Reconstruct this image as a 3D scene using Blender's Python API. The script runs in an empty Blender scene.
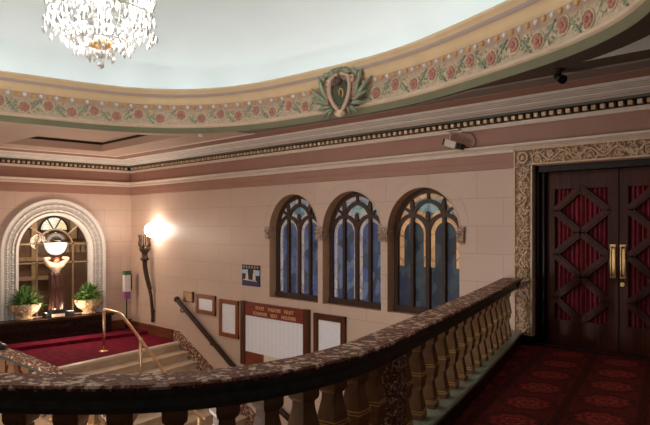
import bpy, math, random
from mathutils import Vector, Matrix
from mathutils.geometry import delaunay_2d_cdt
random.seed(7)
PI = math.pi
SC = bpy.context.scene
COL = SC.collection

# ------------------------------------------------------------------ materials
def lin(c):
    c /= 255.0
    return c/12.92 if c <= 0.04045 else ((c+0.055)/1.055)**2.4
def rgb(r, g, b): return (lin(r), lin(g), lin(b), 1.0)

class NT:
    def __init__(s, name):
        s.m = bpy.data.materials.new(name); s.m.use_nodes = True
        s.t = s.m.node_tree; s.n = s.t.nodes; s.p = s.n['Principled BSDF']
    def node(s, typ, **kw):
        n = s.n.new(typ)
        for k, v in kw.items():
            if k in n.inputs.keys() if isinstance(k, str) else False: n.inputs[k].default_value = v
            else: setattr(n, k, v)
        return n
    def link(s, a, b): s.t.links.new(a, b)
    def ramp(s, fac, stops, interp='LINEAR'):
        r = s.n.new('ShaderNodeValToRGB'); r.color_ramp.interpolation = interp
        e = r.color_ramp.elements
        while len(e) < len(stops): e.new(0.5)
        for q, (p, c) in zip(e, stops): q.position = p; q.color = c
        s.link(fac, r.inputs['Fac']); return r.outputs['Color']
    def mix(s, fac, a, b, mode='MIX'):
        m = s.n.new('ShaderNodeMix'); m.data_type = 'RGBA'; m.blend_type = mode
        for sock, v in ((m.inputs[0], fac), (m.inputs[6], a), (m.inputs[7], b)):
            if hasattr(v, 'is_output'): s.link(v, sock)
            else: sock.default_value = v
        return m.outputs[2]
    def math(s, op, a, b=None, clamp=False):
        m = s.n.new('ShaderNodeMath'); m.operation = op; m.use_clamp = clamp
        for i, v in enumerate((a, b)):
            if v is None: continue
            if hasattr(v, 'is_output'): s.link(v, m.inputs[i])
            else: m.inputs[i].default_value = v
        return m.outputs[0]
    def obj(s): return s.n.new('ShaderNodeTexCoord').outputs['Object']
    def xyz(s, v):
        x = s.n.new('ShaderNodeSeparateXYZ'); s.link(v, x.inputs[0]); return x.outputs
    def comb(s, x, y, z=0.0):
        c = s.n.new('ShaderNodeCombineXYZ')
        for i, v in enumerate((x, y, z)):
            if hasattr(v, 'is_output'): s.link(v, c.inputs[i])
            else: c.inputs[i].default_value = v
        return c.outputs[0]
    def noise(s, vec, scale, detail=3.0, rough=0.5):
        n = s.n.new('ShaderNodeTexNoise'); n.inputs['Scale'].default_value = scale
        n.inputs['Detail'].default_value = detail; n.inputs['Roughness'].default_value = rough
        if vec is not None: s.link(vec, n.inputs['Vector'])
        return n.outputs['Fac']
    def voro(s, vec, scale, out='Distance', feature='F1'):
        n = s.n.new('ShaderNodeTexVoronoi'); n.feature = feature; n.inputs['Scale'].default_value = scale
        s.link(vec, n.inputs['Vector']); return n.outputs[out]
    def bump(s, h, strength=0.3, dist=0.01):
        b = s.n.new('ShaderNodeBump'); b.inputs['Strength'].default_value = strength; b.inputs['Distance'].default_value = dist
        s.link(h, b.inputs['Height']); s.link(b.outputs[0], s.p.inputs['Normal'])
    def base(s, v):
        if hasattr(v, 'is_output'): s.link(v, s.p.inputs['Base Color'])
        else: s.p.inputs['Base Color'].default_value = v

def plain(name, c, rough=0.55, metal=0.0, var=0.12, scale=9.0, bump=0.0, spec=0.4):
    t = NT(name); o = t.obj(); f = t.noise(o, scale, 4.0)
    d = tuple(x*(1-var) for x in c[:3])+(1,); l = tuple(min(1, x*(1+var)) for x in c[:3])+(1,)
    t.base(t.ramp(f, [(0.3, d), (0.7, l)]))
    t.p.inputs['Roughness'].default_value = rough; t.p.inputs['Metallic'].default_value = metal
    t.p.inputs['Specular IOR Level'].default_value = spec
    if bump: t.bump(f, bump, 0.01)
    return t.m

def stone_wall(name, axis):
    t = NT(name); x = t.xyz(t.obj()); u = x[0] if axis == 'x' else x[1]
    v = t.comb(u, x[2])
    b = t.n.new('ShaderNodeTexBrick'); t.link(v, b.inputs['Vector'])
    b.inputs['Scale'].default_value = 1.0; b.inputs['Mortar Size'].default_value = 0.006
    b.inputs['Brick Width'].default_value = 0.86; b.inputs['Row Height'].default_value = 0.40; b.inputs['Mortar Smooth'].default_value = 0.6
    b.inputs['Color1'].default_value = rgb(212, 184, 166); b.inputs['Color2'].default_value = rgb(206, 178, 160)
    b.inputs['Mortar'].default_value = rgb(180, 150, 132)
    n = t.noise(v, 1.7, 5.0)
    t.base(t.mix(t.math('MULTIPLY', n, 0.35), b.outputs['Color'], rgb(196, 164, 146)))
    t.p.inputs['Roughness'].default_value = 0.42
    t.bump(t.math('SUBTRACT', 1.0, b.outputs['Fac']), 0.25, 0.004)
    return t.m

def marble_red(nm='marble_rouge', sc=21.0, dk=1.0):
    t = NT(nm); o = t.obj()
    w = t.noise(o, 5.0, 4.0); wv = t.n.new('ShaderNodeVectorMath'); wv.operation = 'ADD'
    t.link(o, wv.inputs[0]); t.link(t.comb(w, w, w), wv.inputs[1])
    n1 = t.noise(o, sc, 3.0, 0.6); n2 = t.noise(o, 60.0, 3.0, 0.6)
    c = t.ramp(n2, [(0.35, rgb(84, 50, 40)), (0.65, rgb(142, 98, 82))])
    f = t.ramp(n1, [(0.53, (0, 0, 0, 1)), (0.60, (1, 1, 1, 1))])
    c = t.mix(f, c, rgb(214, 186, 162))
    t.base(c); t.p.inputs['Roughness'].default_value = 0.6; t.p.inputs['Specular IOR Level'].default_value = 0.06
    return t.m

def wood(name, dark, light, axis=2, rough=0.35):
    t = NT(name); x = t.xyz(t.obj())
    sc = [26.0, 26.0, 26.0]; sc[axis] = 1.6
    v = t.comb(*[t.math('MULTIPLY', x[i], sc[i]) for i in range(3)])
    f = t.noise(v, 1.0, 4.0, 0.6)
    t.base(t.ramp(f, [(0.3, dark), (0.7, light)])); t.p.inputs['Roughness'].default_value = rough; t.p.inputs['Specular IOR Level'].default_value = 0.22
    return t.m

def metal(name, c, rough=0.25): return plain(name, c, rough, 1.0, 0.08, 20.0)

def emis(name, c, s):
    t = NT(name); t.base(c); t.p.inputs['Emission Color'].default_value = c; t.p.inputs['Emission Strength'].default_value = s
    f = t.noise(t.obj(), 3.0); t.p.inputs['Roughness'].default_value = 0.4
    t.link(t.mix(f, c, tuple(x*0.97 for x in c[:3])+(1,)), t.p.inputs['Emission Color'])
    return t.m

def carpet_pattern():
    t = NT('carpet_medallion'); x = t.xyz(t.obj())
    a = math.radians(17.5); ca, sa = math.cos(a), math.sin(a)
    u = t.math('ADD', t.math('MULTIPLY', x[0], ca), t.math('MULTIPLY', x[1], sa))
    v = t.math('SUBTRACT', t.math('MULTIPLY', x[1], ca), t.math('MULTIPLY', x[0], sa))
    U = t.math('DIVIDE', t.math('ADD', u, 1.47+10*0.62), 0.62); V = t.math('DIVIDE', t.math('ADD', v, 10*0.62-0.10), 0.62)
    row = t.math('FLOOR', U); half = t.math('MULTIPLY', t.math('MODULO', row, 2.0), 0.35)
    fu = t.math('SUBTRACT', t.math('FRACT', U), 0.5); fv = t.math('SUBTRACT', t.math('FRACT', t.math('ADD', V, half)), 0.5)
    r = t.math('SQRT', t.math('ADD', t.math('POWER', t.math('ABSOLUTE', fu), 2.0), t.math('POWER', t.math('ABSOLUTE', fv), 2.0)))
    ang = t.math('ARCTAN2', fv, fu)
    pet = t.math('MULTIPLY', t.math('SINE', t.math('MULTIPLY', ang, 8.0)), 0.025)
    rr = t.math('ADD', r, pet)
    n = t.noise(t.obj(), 45.0, 3.0)
    ring = t.ramp(rr, [(0.0, rgb(168, 54, 46)), (0.07, rgb(70, 20, 20)), (0.13, rgb(184, 70, 56)), (0.19, rgb(66, 18, 18)),
                       (0.25, rgb(168, 52, 44)), (0.31, rgb(96, 27, 25)), (0.37, rgb(44, 14, 13)), (0.46, rgb(92, 28, 25))])
    stripe = t.math('GREATER_THAN', t.math('ABSOLUTE', fu), 0.43)
    c = t.mix(stripe, ring, rgb(44, 14, 14))
    lat = t.ramp(n, [(0.38, rgb(40, 12, 12)), (0.6, rgb(140, 64, 54))])
    c = t.mix(0.35, c, lat)
    t.base(c); t.p.inputs['Roughness'].default_value = 0.95; t.p.inputs['Specular IOR Level'].default_value = 0.1
    t.bump(t.noise(t.obj(), 160.0), 0.5, 0.01)
    return t.m

def carpet_red():
    t = NT('carpet_crimson'); f = t.noise(t.obj(), 7.0, 5.0, 0.65)
    t.base(t.ramp(f, [(0.3, rgb(86, 14, 34)), (0.7, rgb(132, 28, 54))])); t.p.inputs['Roughness'].default_value = 0.95
    t.p.inputs['Specular IOR Level'].default_value = 0.1
    t.bump(t.noise(t.obj(), 90.0), 0.4, 0.01); return t.m

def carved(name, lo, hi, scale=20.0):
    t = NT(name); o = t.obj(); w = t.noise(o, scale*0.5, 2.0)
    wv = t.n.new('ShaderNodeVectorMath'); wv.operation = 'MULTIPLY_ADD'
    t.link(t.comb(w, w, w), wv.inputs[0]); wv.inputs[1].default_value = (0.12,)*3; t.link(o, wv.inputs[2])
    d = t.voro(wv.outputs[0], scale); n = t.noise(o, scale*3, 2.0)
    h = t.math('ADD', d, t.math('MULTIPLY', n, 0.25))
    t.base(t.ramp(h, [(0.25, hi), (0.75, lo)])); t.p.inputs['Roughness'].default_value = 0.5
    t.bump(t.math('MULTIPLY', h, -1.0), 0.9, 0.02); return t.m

def stained(name, stops, emit, scale=7.0):
    t = NT(name); x = t.xyz(t.obj())
    v = t.comb(t.math('MULTIPLY', x[0], 1.2), t.math('MULTIPLY', x[2], 0.8), x[1])
    c = t.voro(v, scale, 'Color'); g = t.xyz(c)[0]
    col = t.ramp(g, stops, 'CONSTANT')
    n = t.noise(t.obj(), 22.0, 2.0); col = t.mix(t.math('MULTIPLY', n, 0.5), col, rgb(40, 48, 66))
    lead = t.voro(v, scale, 'Distance', 'DISTANCE_TO_EDGE')
    lf = t.math('LESS_THAN', lead, 0.02)
    col = t.mix(t.math('MULTIPLY', lf, 0.55), col, rgb(20, 18, 20))
    t.base(col); t.link(col, t.p.inputs['Emission Color']); t.p.inputs['Emission Strength'].default_value = emit
    t.p.inputs['Roughness'].default_value = 0.4
    t.bump(t.noise(t.obj(), 14.0), 0.25, 0.01)
    return t.m

def paper(name, cols=0, tint=(246, 244, 250)):
    t = NT(name); x = t.xyz(t.obj())
    row = t.math('FRACT', t.math('MULTIPLY', x[2], 34.0)); ink = t.math('LESS_THAN', row, 0.42)
    n = t.noise(t.comb(t.math('MULTIPLY', x[0], 60.0), t.math('FLOOR', t.math('MULTIPLY', x[2], 34.0))), 1.0, 1.0)
    ink = t.math('MULTIPLY', ink, t.math('GREATER_THAN', n, 0.47))
    if cols:
        cf = t.math('FRACT', t.math('MULTIPLY', x[0], cols)); ink = t.math('MULTIPLY', ink, t.math('GREATER_THAN', cf, 0.22))
    t.base(t.mix(t.math('MULTIPLY', ink, 0.3), rgb(*tint), rgb(120, 116, 122)))
    t.p.inputs['Roughness'].default_value = 0.3; return t.m

M = {}
M['wallB'] = stone_wall('stone_blocks_window_side', 'x'); M['wallA'] = stone_wall('stone_blocks_mirror_side', 'y')
M['pink'] = plain('paint_dusty_pink', rgb(166, 124, 108), 0.6, 0, 0.05, 2.5)
M['cream'] = plain('paint_cream', rgb(220, 202, 186), 0.5, 0, 0.05, 4)
M['greyc'] = plain('paint_grey_cream', rgb(236, 230, 222), 0.5, 0, 0.06, 4)
M['olive'] = plain('paint_dark_olive', rgb(86, 82, 70), 0.5, 0, 0.1, 4)
M['dkline'] = plain('paint_dark_line', rgb(52, 42, 36), 0.6)
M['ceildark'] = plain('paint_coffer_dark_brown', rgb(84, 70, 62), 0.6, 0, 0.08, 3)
M['ceilmould'] = plain('paint_ceiling_mould', rgb(128, 114, 104), 0.5, 0, 0.06, 3)
M['ceil'] = plain('paint_ceiling_tan', rgb(208, 182, 164), 0.6, 0, 0.05, 2)
M['green'] = plain('paint_sage_green', rgb(138, 140, 112), 0.5, 0, 0.06, 3)
M['lip'] = plain('paint_lip_cream', rgb(218, 192, 166), 0.5, 0, 0.06, 6)
M['frieze'] = plain('paint_frieze_stone', rgb(204, 184, 158), 0.6, 0, 0.18, 22, 0.3)
M['beadstrip'] = plain('paint_bead_strip', rgb(200, 172, 152), 0.5, 0, 0.08, 12)
M['orange'] = plain('paint_ochre', rgb(234, 206, 164), 0.45, 0, 0.05, 3)
M['rimgrey'] = plain('paint_rim_grey', rgb(198, 178, 170), 0.45, 0, 0.05, 5)
M['rose'] = plain('paint_rose', rgb(198, 138, 124), 0.5, 0, 0.3, 60)
M['leaf'] = plain('paint_leaf_green', rgb(146, 156, 132), 0.5, 0, 0.25, 40)
M['scroll'] = plain('paint_scroll_cream', rgb(214, 196, 166), 0.5, 0, 0.15, 40)
M['gold'] = plain('gold_leaf', rgb(222, 172, 104), 0.3, 0.3, 0.1, 20)
M['pearl'] = plain('pearl_white', rgb(236, 228, 220), 0.25, 0, 0.04, 20)
M['dome'] = plain('plaster_dome_white', rgb(222, 226, 226), 0.7, 0, 0.02, 1.2)
M['marble'] = marble_red(); M['marblepier'] = marble_red('marble_pier', 42.0)
M['rail_dark'] = plain('rail_moulding_black_green', rgb(72, 80, 72), 0.4, 0, 0.2, 20)
M['bronze'] = plain('baluster_bronze_brown', rgb(140, 104, 72), 0.42, 0.15, 0.18, 14, 0.15)
M['goldband'] = plain('baluster_gold_band', rgb(232, 186, 120), 0.3, 0.3, 0.1, 20)
M['basestone'] = plain('base_green_grey_stone', rgb(142, 146, 128), 0.4, 0, 0.15, 12)
M['curb'] = wood('curb_dark_wood', rgb(52, 26, 22), rgb(76, 38, 32), 1, 0.4)
M['carpet'] = carpet_pattern(); M['redcarpet'] = carpet_red()
M['step'] = plain('step_marble_cream', rgb(206, 182, 154), 0.4, 0, 0.12, 5)
M['nosing'] = plain('step_nosing_white', rgb(226, 208, 188), 0.4, 0, 0.05, 8)
M['lobby'] = plain('lobby_marble_tan', rgb(176, 146, 120), 0.35, 0, 0.14, 3)
M['doorwood'] = wood('door_mahogany', rgb(46, 20, 12), rgb(88, 40, 23), 2, 0.5)
M['doordark'] = wood('door_dark_jamb', rgb(20, 12, 9), rgb(38, 22, 16), 2, 0.4)
M['curtain'] = plain('curtain_crimson', rgb(136, 44, 56), 0.85, 0, 0.2, 14)
M['brass'] = plain('brass_polished', rgb(240, 206, 148), 0.25, 0.7, 0.08, 20)
M['brassrail'] = metal('brass_rail', rgb(234, 200, 164), 0.3)
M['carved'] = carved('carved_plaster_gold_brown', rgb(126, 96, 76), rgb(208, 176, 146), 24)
M['carvedtrim'] = plain('carved_frame_edge', rgb(214, 182, 150), 0.45, 0, 0.1, 20)
M['archgrey'] = plain('plaster_silver_grey', rgb(178, 174, 172), 0.45, 0, 0.15, 14, 0.15)
M['archwhite'] = plain('plaster_white_edge', rgb(232, 226, 220), 0.45, 0, 0.04, 8)
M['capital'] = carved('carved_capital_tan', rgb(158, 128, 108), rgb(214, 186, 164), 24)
M['reveal'] = plain('reveal_tan', rgb(186, 148, 116), 0.5, 0, 0.06, 5)
M['tracery'] = plain('tracery_dark_bronze', rgb(72, 54, 45), 0.35, 0.2, 0.15, 20)
BL = [(0.0, rgb(92, 104, 136)), (0.18, rgb(78, 92, 132)), (0.36, rgb(106, 118, 144)), (0.52, rgb(80, 90, 110)), (0.68, rgb(66, 72, 88)), (0.84, rgb(66, 76, 106))]
DKB = [(0.0, rgb(44, 54, 64)), (0.2, rgb(60, 74, 80)), (0.4, rgb(36, 42, 54)), (0.6, rgb(50, 58, 84)), (0.8, rgb(70, 82, 84))]
TL = [(0.0, rgb(142, 164, 160)), (0.25, rgb(108, 130, 140)), (0.5, rgb(168, 180, 168)), (0.75, rgb(92, 112, 128))]
M['glassblue'] = stained('stained_glass_blue', BL, 0.30, 5.5); M['glassdark'] = stained('stained_glass_dim_lit', DKB, 0.16, 5.5)  # dark glass and amber border: right window's different lighting put into colour
M['glassteal'] = stained('stained_glass_teal', TL, 0.42, 7.0)
M['glasspale'] = stained('stained_glass_lilac_border', [(0, rgb(196, 178, 172)), (0.5, rgb(176, 160, 162))], 0.32, 5.0)
M['glassamber'] = stained('stained_glass_amber_border', [(0, rgb(222, 172, 118)), (0.5, rgb(204, 150, 100))], 0.42, 5.0)
M['darkwood'] = wood('dark_walnut', rgb(38, 22, 15), rgb(68, 42, 28), 0, 0.35)
M['framewood'] = wood('frame_red_oak', rgb(118, 62, 34), rgb(156, 88, 52), 2, 0.35)
M['framedark'] = wood('frame_dark_oak', rgb(66, 36, 24), rgb(98, 56, 36), 2, 0.35)
M['header'] = wood('board_header_cherry', rgb(112, 54, 40), rgb(136, 66, 48), 0, 0.35)
M['paper'] = paper('notice_paper'); M['list'] = paper('names_list_paper', 8.0)
M['card'] = plain('card_cream', rgb(222, 204, 180), 0.5)
M['lettergold'] = plain('lettering_gold', rgb(232, 186, 140), 0.4, 0, 0.05)
M['plaque'] = plain('plaque_bronze', rgb(142, 108, 72), 0.35, 0.4, 0.12, 40)
M['black'] = plain('paint_black', rgb(18, 18, 20), 0.4)
M['blackmetal'] = plain('black_iron', rgb(40, 34, 32), 0.35, 0.5, 0.2, 20)
M['purple'] = plain('print_purple', rgb(54, 40, 104), 0.4, 0, 0.05)
M['printblue'] = plain('print_pale_blue', rgb(172, 194, 232), 0.4, 0, 0.05)
M['printskin'] = plain('print_pale_figure', rgb(214, 204, 190), 0.4, 0, 0.1, 30)
M['printgrey'] = plain('print_grey_letter', rgb(150, 140, 134), 0.4)
M['white'] = plain('plastic_white', rgb(232, 228, 226), 0.4, 0, 0.03)
M['dispgreen'] = plain('plastic_green', rgb(72, 116, 76), 0.4)
M['dispurple'] = plain('label_purple', rgb(158, 98, 150), 0.4, 0, 0.1)
M['iron'] = plain('sconce_bronze', rgb(74, 54, 44), 0.35, 0.5, 0.25, 30)
M['bulb'] = emis('bulb_warm_white', (1.0, 0.93, 0.85, 1), 14.0)
M['sconceglow'] = emis('sconce_globe_lit', (1.0, 0.90, 0.78, 1), 32.0)
M['globe'] = emis('globe_milk_glass_lit', (1.0, 0.97, 0.94, 1), 0.75)
M['skin'] = plain('statue_pale_marble', rgb(226, 196, 168), 0.45, 0, 0.1, 12)
M['hair'] = plain('statue_auburn_hair', rgb(120, 66, 44), 0.5, 0, 0.2, 40)
M['skirt'] = plain('statue_dark_bronze', rgb(78, 48, 40), 0.35, 0.3, 0.25, 14, 0.2)
M['urn'] = carved('urn_gilded_cream', rgb(190, 150, 110), rgb(238, 212, 176), 16)
M['foliage'] = plain('fern_green', rgb(140, 176, 96), 0.5, 0, 0.4, 14)
M['foliage2'] = plain('fern_dark_green', rgb(90, 130, 66), 0.5, 0, 0.4, 14)
M['bench'] = wood('console_dark_wood', rgb(26, 16, 13), rgb(50, 32, 25), 1, 0.3)
M['muntin'] = plain('muntin_gilt', rgb(150, 124, 94), 0.4, 0.2, 0.1, 20)
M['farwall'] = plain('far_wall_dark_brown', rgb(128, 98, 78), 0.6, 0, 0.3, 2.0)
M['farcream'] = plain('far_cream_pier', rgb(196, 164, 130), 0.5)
M['fan'] = stained('far_fanlight_glass', [(0, rgb(246, 238, 210)), (0.4, rgb(226, 236, 224)), (0.75, rgb(240, 220, 170))], 1.1, 7.0)
M['cctv'] = plain('cctv_housing_ivory', rgb(206, 192, 176), 0.4)
M['skirting'] = wood('skirting_walnut', rgb(92, 50, 34), rgb(132, 76, 52), 0, 0.35)
M['tanwall'] = plain('stringer_tan', rgb(172, 138, 108), 0.5, 0, 0.08, 4)

def crystal():
    t = NT('crystal'); t.base(rgb(250, 248, 246)); f = t.noise(t.obj(), 25.0)
    t.p.inputs['Roughness'].default_value = 0.08; t.p.inputs['Transmission Weight'].default_value = 0.12; t.p.inputs['IOR'].default_value = 1.5
    t.p.inputs['Specular IOR Level'].default_value = 1.0
    t.link(t.ramp(f, [(0.3, rgb(240, 236, 230)), (0.7, rgb(255, 255, 255))]), t.p.inputs['Base Color']); return t.m
M['crystal'] = crystal()
def pane_mat():
    t = NT('clear_pane'); tr = t.n.new('ShaderNodeBsdfTransparent'); gl = t.n.new('ShaderNodeBsdfGlossy')
    gl.inputs['Roughness'].default_value = 0.03; mx = t.n.new('ShaderNodeMixShader')
    fr = t.n.new('ShaderNodeFresnel'); fr.inputs['IOR'].default_value = 1.6
    t.link(t.math('MULTIPLY', fr.outputs[0], 0.3), mx.inputs[0]); t.link(tr.outputs[0], mx.inputs[1]); t.link(gl.outputs[0], mx.inputs[2])
    tr.inputs['Color'].default_value = (0.92, 0.93, 0.92, 1)
    t.link(mx.outputs[0], t.n['Material Output'].inputs['Surface']); return t.m
M['pane'] = pane_mat()

# ------------------------------------------------------------------ mesh builder
WL = {}
class MB:
    def __init__(s): s.v = []; s.f = []; s.m = []; s.sm = []
    def add(s, vs, fs, m=0, smooth=False):
        b = len(s.v); s.v += [tuple(v) for v in vs]
        for f in fs: s.f.append(tuple(b+i for i in f)); s.m.append(m); s.sm.append(smooth)
        return s
    def box(s, c, d, m=0, R=None):
        hx, hy, hz = d[0]/2, d[1]/2, d[2]/2
        P = [Vector((x*hx, y*hy, z*hz)) for z in (-1, 1) for x, y in ((-1, -1), (1, -1), (1, 1), (-1, 1))]
        if R is not None: P = [R @ p for p in P]
        c = Vector(c)
        return s.add([c+p for p in P], [(3, 2, 1, 0), (4, 5, 6, 7), (0, 1, 5, 4), (1, 2, 6, 5), (2, 3, 7, 6), (3, 0, 4, 7)], m)
    def span(s, a, b, m=0):
        return s.box([(a[i]+b[i])/2 for i in range(3)], [abs(b[i]-a[i]) for i in range(3)], m)
    def grid(s, rows, m=0, closed=False, smooth=False):
        n = len(rows[0]); fs = []
        for i in range(len(rows)-1):
            for j in range(n if closed else n-1):
                k = (j+1) % n
                fs.append((i*n+j, i*n+k, (i+1)*n+k, (i+1)*n+j))
        return s.add([p for r in rows for p in r], fs, m, smooth)
    def tube(s, path, r, n=8, m=0, closed=False, caps=True, smooth=True):
        P = [Vector(p) for p in path]; rs = r if isinstance(r, (list, tuple)) else [r]*len(P)
        rows = []; up = None
        for i, p in enumerate(P):
            if closed: t = P[(i+1) % len(P)]-P[i-1]
            else: t = P[min(i+1, len(P)-1)]-P[max(i-1, 0)]
            t = t.normalized() if t.length > 1e-9 else Vector((0, 0, 1))
            if up is None:
                up = Vector((0, 0, 1)) if abs(t.z) < 0.9 else Vector((1, 0, 0))
            a = t.cross(up)
            if a.length < 1e-6: a = t.cross(Vector((0, 1, 0.3)))
            a.normalize(); b = a.cross(t).normalized(); up = b
            rows.append([p+(a*math.cos(2*PI*k/n)+b*math.sin(2*PI*k/n))*rs[i] for k in range(n)])
        if closed: rows.append(rows[0])
        s.grid(rows, m, True, smooth)
        if caps and not closed:
            s.add(rows[0], [tuple(range(n))], m); s.add(rows[-1], [tuple(range(n-1, -1, -1))], m)
        return s
    def lathe(s, prof, c=(0, 0, 0), n=16, m=0, smooth=True, ph=0.0, sc=(1, 1)):
        rows = [[(c[0]+r*sc[0]*math.cos(2*PI*k/n+ph), c[1]+r*sc[1]*math.sin(2*PI*k/n+ph), c[2]+z) for k in range(n)] for r, z in prof]
        s.grid(rows, m, True, smooth)
        s.add(rows[0], [tuple(range(n-1, -1, -1))], m); s.add(rows[-1], [tuple(range(n))], m)
        return s
    def ball(s, c, r, m=0, nu=10, nv=6, R=None):
        r = r if isinstance(r, (tuple, list)) else (r, r, r); rows = []
        for i in range(nv+1):
            a = PI*i/nv-PI/2; row = []
            for k in range(nu):
                v = Vector((r[0]*math.cos(a)*math.cos(2*PI*k/nu), r[1]*math.cos(a)*math.sin(2*PI*k/nu), r[2]*math.sin(a)))
                if R is not None: v = R @ v
                row.append(Vector(c)+v)
            rows.append(row)
        return s.grid(rows, m, True, True)
    def prism(s, pts, ext, m=0):
        P = [Vector(p) for p in pts]; e = Vector(ext); n = len(P)
        s.add(P+[p+e for p in P], [tuple(range(n-1, -1, -1)), tuple(range(n, 2*n))]+[(i, (i+1) % n, n+(i+1) % n, n+i) for i in range(n)], m)
        return s
    def plate(s, outer, holes, to3, depth=None, m=0, mrev=None, cuts=()):
        """flat sheet with holes; to3(u, v, w) maps to the world; depth adds hole reveals of that depth"""
        pts = []; edges = []
        for loop in [outer]+holes+list(cuts):
            b = len(pts); n = len(loop); pts += [Vector(p) for p in loop]; edges += [(b+i, b+(i+1) % n) for i in range(n)]
        V, E, F, *_ = delaunay_2d_cdt(pts, edges, [], 0, 1e-6)
        keep = []
        for f in F:
            c = sum((V[i] for i in f), Vector((0, 0)))/len(f)
            if inside(c, outer) and not any(inside(c, h) for h in holes+list(cuts)): keep.append(tuple(f))
        s.add([to3(p[0], p[1], 0.0) for p in V], keep, m)
        if depth:
            for h in holes:
                s.grid([[to3(p[0], p[1], 0.0) for p in h], [to3(p[0], p[1], depth) for p in h]], m if mrev is None else mrev, True)
        return s
    def build(s, name, mats, parent=None, origin=None, kind=None):
        o0 = Vector(origin) if origin is not None else (WL[parent.name].copy() if parent else Vector((0, 0, 0)))
        me = bpy.data.meshes.new(name)
        me.from_pydata([Vector(v)-o0 for v in s.v], [], s.f)
        for mt in (mats if isinstance(mats, (list, tuple)) else [mats]): me.materials.append(mt)
        for p, i, q in zip(me.polygons, s.m, s.sm): p.material_index = i; p.use_smooth = q
        me.update()
        import bmesh
        bm = bmesh.new(); bm.from_mesh(me); bmesh.ops.remove_doubles(bm, verts=bm.verts, dist=1e-5)
        bmesh.ops.recalc_face_normals(bm, faces=bm.faces); bm.to_mesh(me); bm.free()
        o = bpy.data.objects.new(name, me); COL.objects.link(o)
        if parent: o.parent = parent; o.location = o0-WL[parent.name]
        else: o.location = o0
        WL[o.name] = o0
        if kind: o['kind'] = kind
        return o

def inside(p, poly):
    x, y = p[0], p[1]; r = False; j = len(poly)-1
    for i in range(len(poly)):
        xi, yi = poly[i][0], poly[i][1]; xj, yj = poly[j][0], poly[j][1]
        if (yi > y) != (yj > y) and x < (xj-xi)*(y-yi)/(yj-yi)+xi: r = not r
        j = i
    return r

def thing(name, label, cat, loc, group=None):
    o = bpy.data.objects.new(name, None); COL.objects.link(o); o.location = loc; o.empty_display_size = 0.1
    WL[o.name] = Vector(loc); return tag(o, label, cat, group)
def tag(o, label, cat, group=None):
    o['label'] = label; o['category'] = cat
    if group: o['group'] = group
    return o
def smooth_curve(P, per=8, closed=False):
    P = [Vector(p) for p in P]; n = len(P); out = []
    for i in range(n if closed else n-1):
        g = lambda k: P[k % n] if closed else P[max(0, min(n-1, k))]
        a, b, c, d = g(i-1), g(i), g(i+1), g(i+2)
        for k in range(per):
            t = k/per
            out.append(0.5*((2*b)+(c-a)*t+(2*a-5*b+4*c-d)*t*t+(3*b-a-3*c+d)*t**3))
    if not closed: out.append(P[-1])
    return out
def resample(P, step):
    P = [Vector(p) for p in P]; L = [0.0]
    for a, b in zip(P, P[1:]): L.append(L[-1]+(b-a).length)
    n = max(1, round(L[-1]/step)); out = []; j = 0
    for i in range(n+1):
        d = L[-1]*i/n
        while j < len(P)-2 and L[j+1] < d: j += 1
        t = (d-L[j])/max(1e-9, L[j+1]-L[j]); p = P[j].lerp(P[j+1], min(1, t)); tg = (P[j+1]-P[j]).normalized()
        out.append((p, tg))
    return out
def offset2(P, d, closed=False):
    """offset a planar path by d to the left of its travel"""
    n = len(P); out = []
    for i in range(n):
        a = P[i-1] if (closed or i > 0) else P[0]; b = P[(i+1) % n] if (closed or i < n-1) else P[-1]
        t = Vector((b[0]-a[0], b[1]-a[1])).normalized(); out.append(Vector((P[i][0]-t.y*d, P[i][1]+t.x*d)))
    return out

# ------------------------------------------------------------------ camera
EZ = 1.6
cam_d = bpy.data.cameras.new('camera'); cam = bpy.data.objects.new('camera', cam_d); COL.objects.link(cam)
cam_d.sensor_width = 36.0; cam_d.lens = 36.0*643.0/650.0; cam_d.shift_y = 13.5/650.0; cam_d.clip_start = 0.05
cam.location = (0, 0, EZ); cam.rotation_euler = (PI/2, 0, math.radians(45.96))
SC.camera = cam

XA, YB = -15.6, 8.04            # the mirror-side wall plane and the window-side wall plane
ZL, ZF = -1.12, -2.85           # stair landing and lower lobby levels (the balcony floor is 0)
XE, YE = 2.6, -4.5

# ------------------------------------------------------------------ walls
def arch(cx, hw, z0, zs, n=24):
    return [(cx-hw, z0)]+[(cx-hw*math.cos(PI*i/n), zs+hw*math.sin(PI*i/n)) for i in range(n+1)]+[(cx+hw, z0)]
WIN = [-9.196, -7.68, -6.15]; WHW, WZ0, WZS = 0.696, 0.20, 1.505
DX0, DX1, DZ1 = -4.252, -2.17, 2.42
holes = [arch(c, WHW, WZ0, WZS) for c in WIN]+[[(DX0, 0.0), (DX0, DZ1), (DX1, DZ1), (DX1, 0.0)]]
b = MB().plate([(XA, ZF), (XE, ZF), (XE, 2.42), (XA, 2.42)], holes, lambda u, v, w: (u, YB+w, v), 0.26, 0, 1)
b.build('wall_back', [M['wallB'], M['reveal']], kind='structure')
AY, AHW, AZ0, AZS = 6.07, 0.865, -0.55, 1.0
b = MB().plate([(YE, ZF), (YB, ZF), (YB, 2.42), (YE, 2.42)], [arch(AY, AHW, AZ0, AZS)], lambda u, v, w: (XA-w, u, v), 0.14, 0, 1)
b.build('wall_left', [M['wallA'], M['archwhite']], kind='structure')

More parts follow.
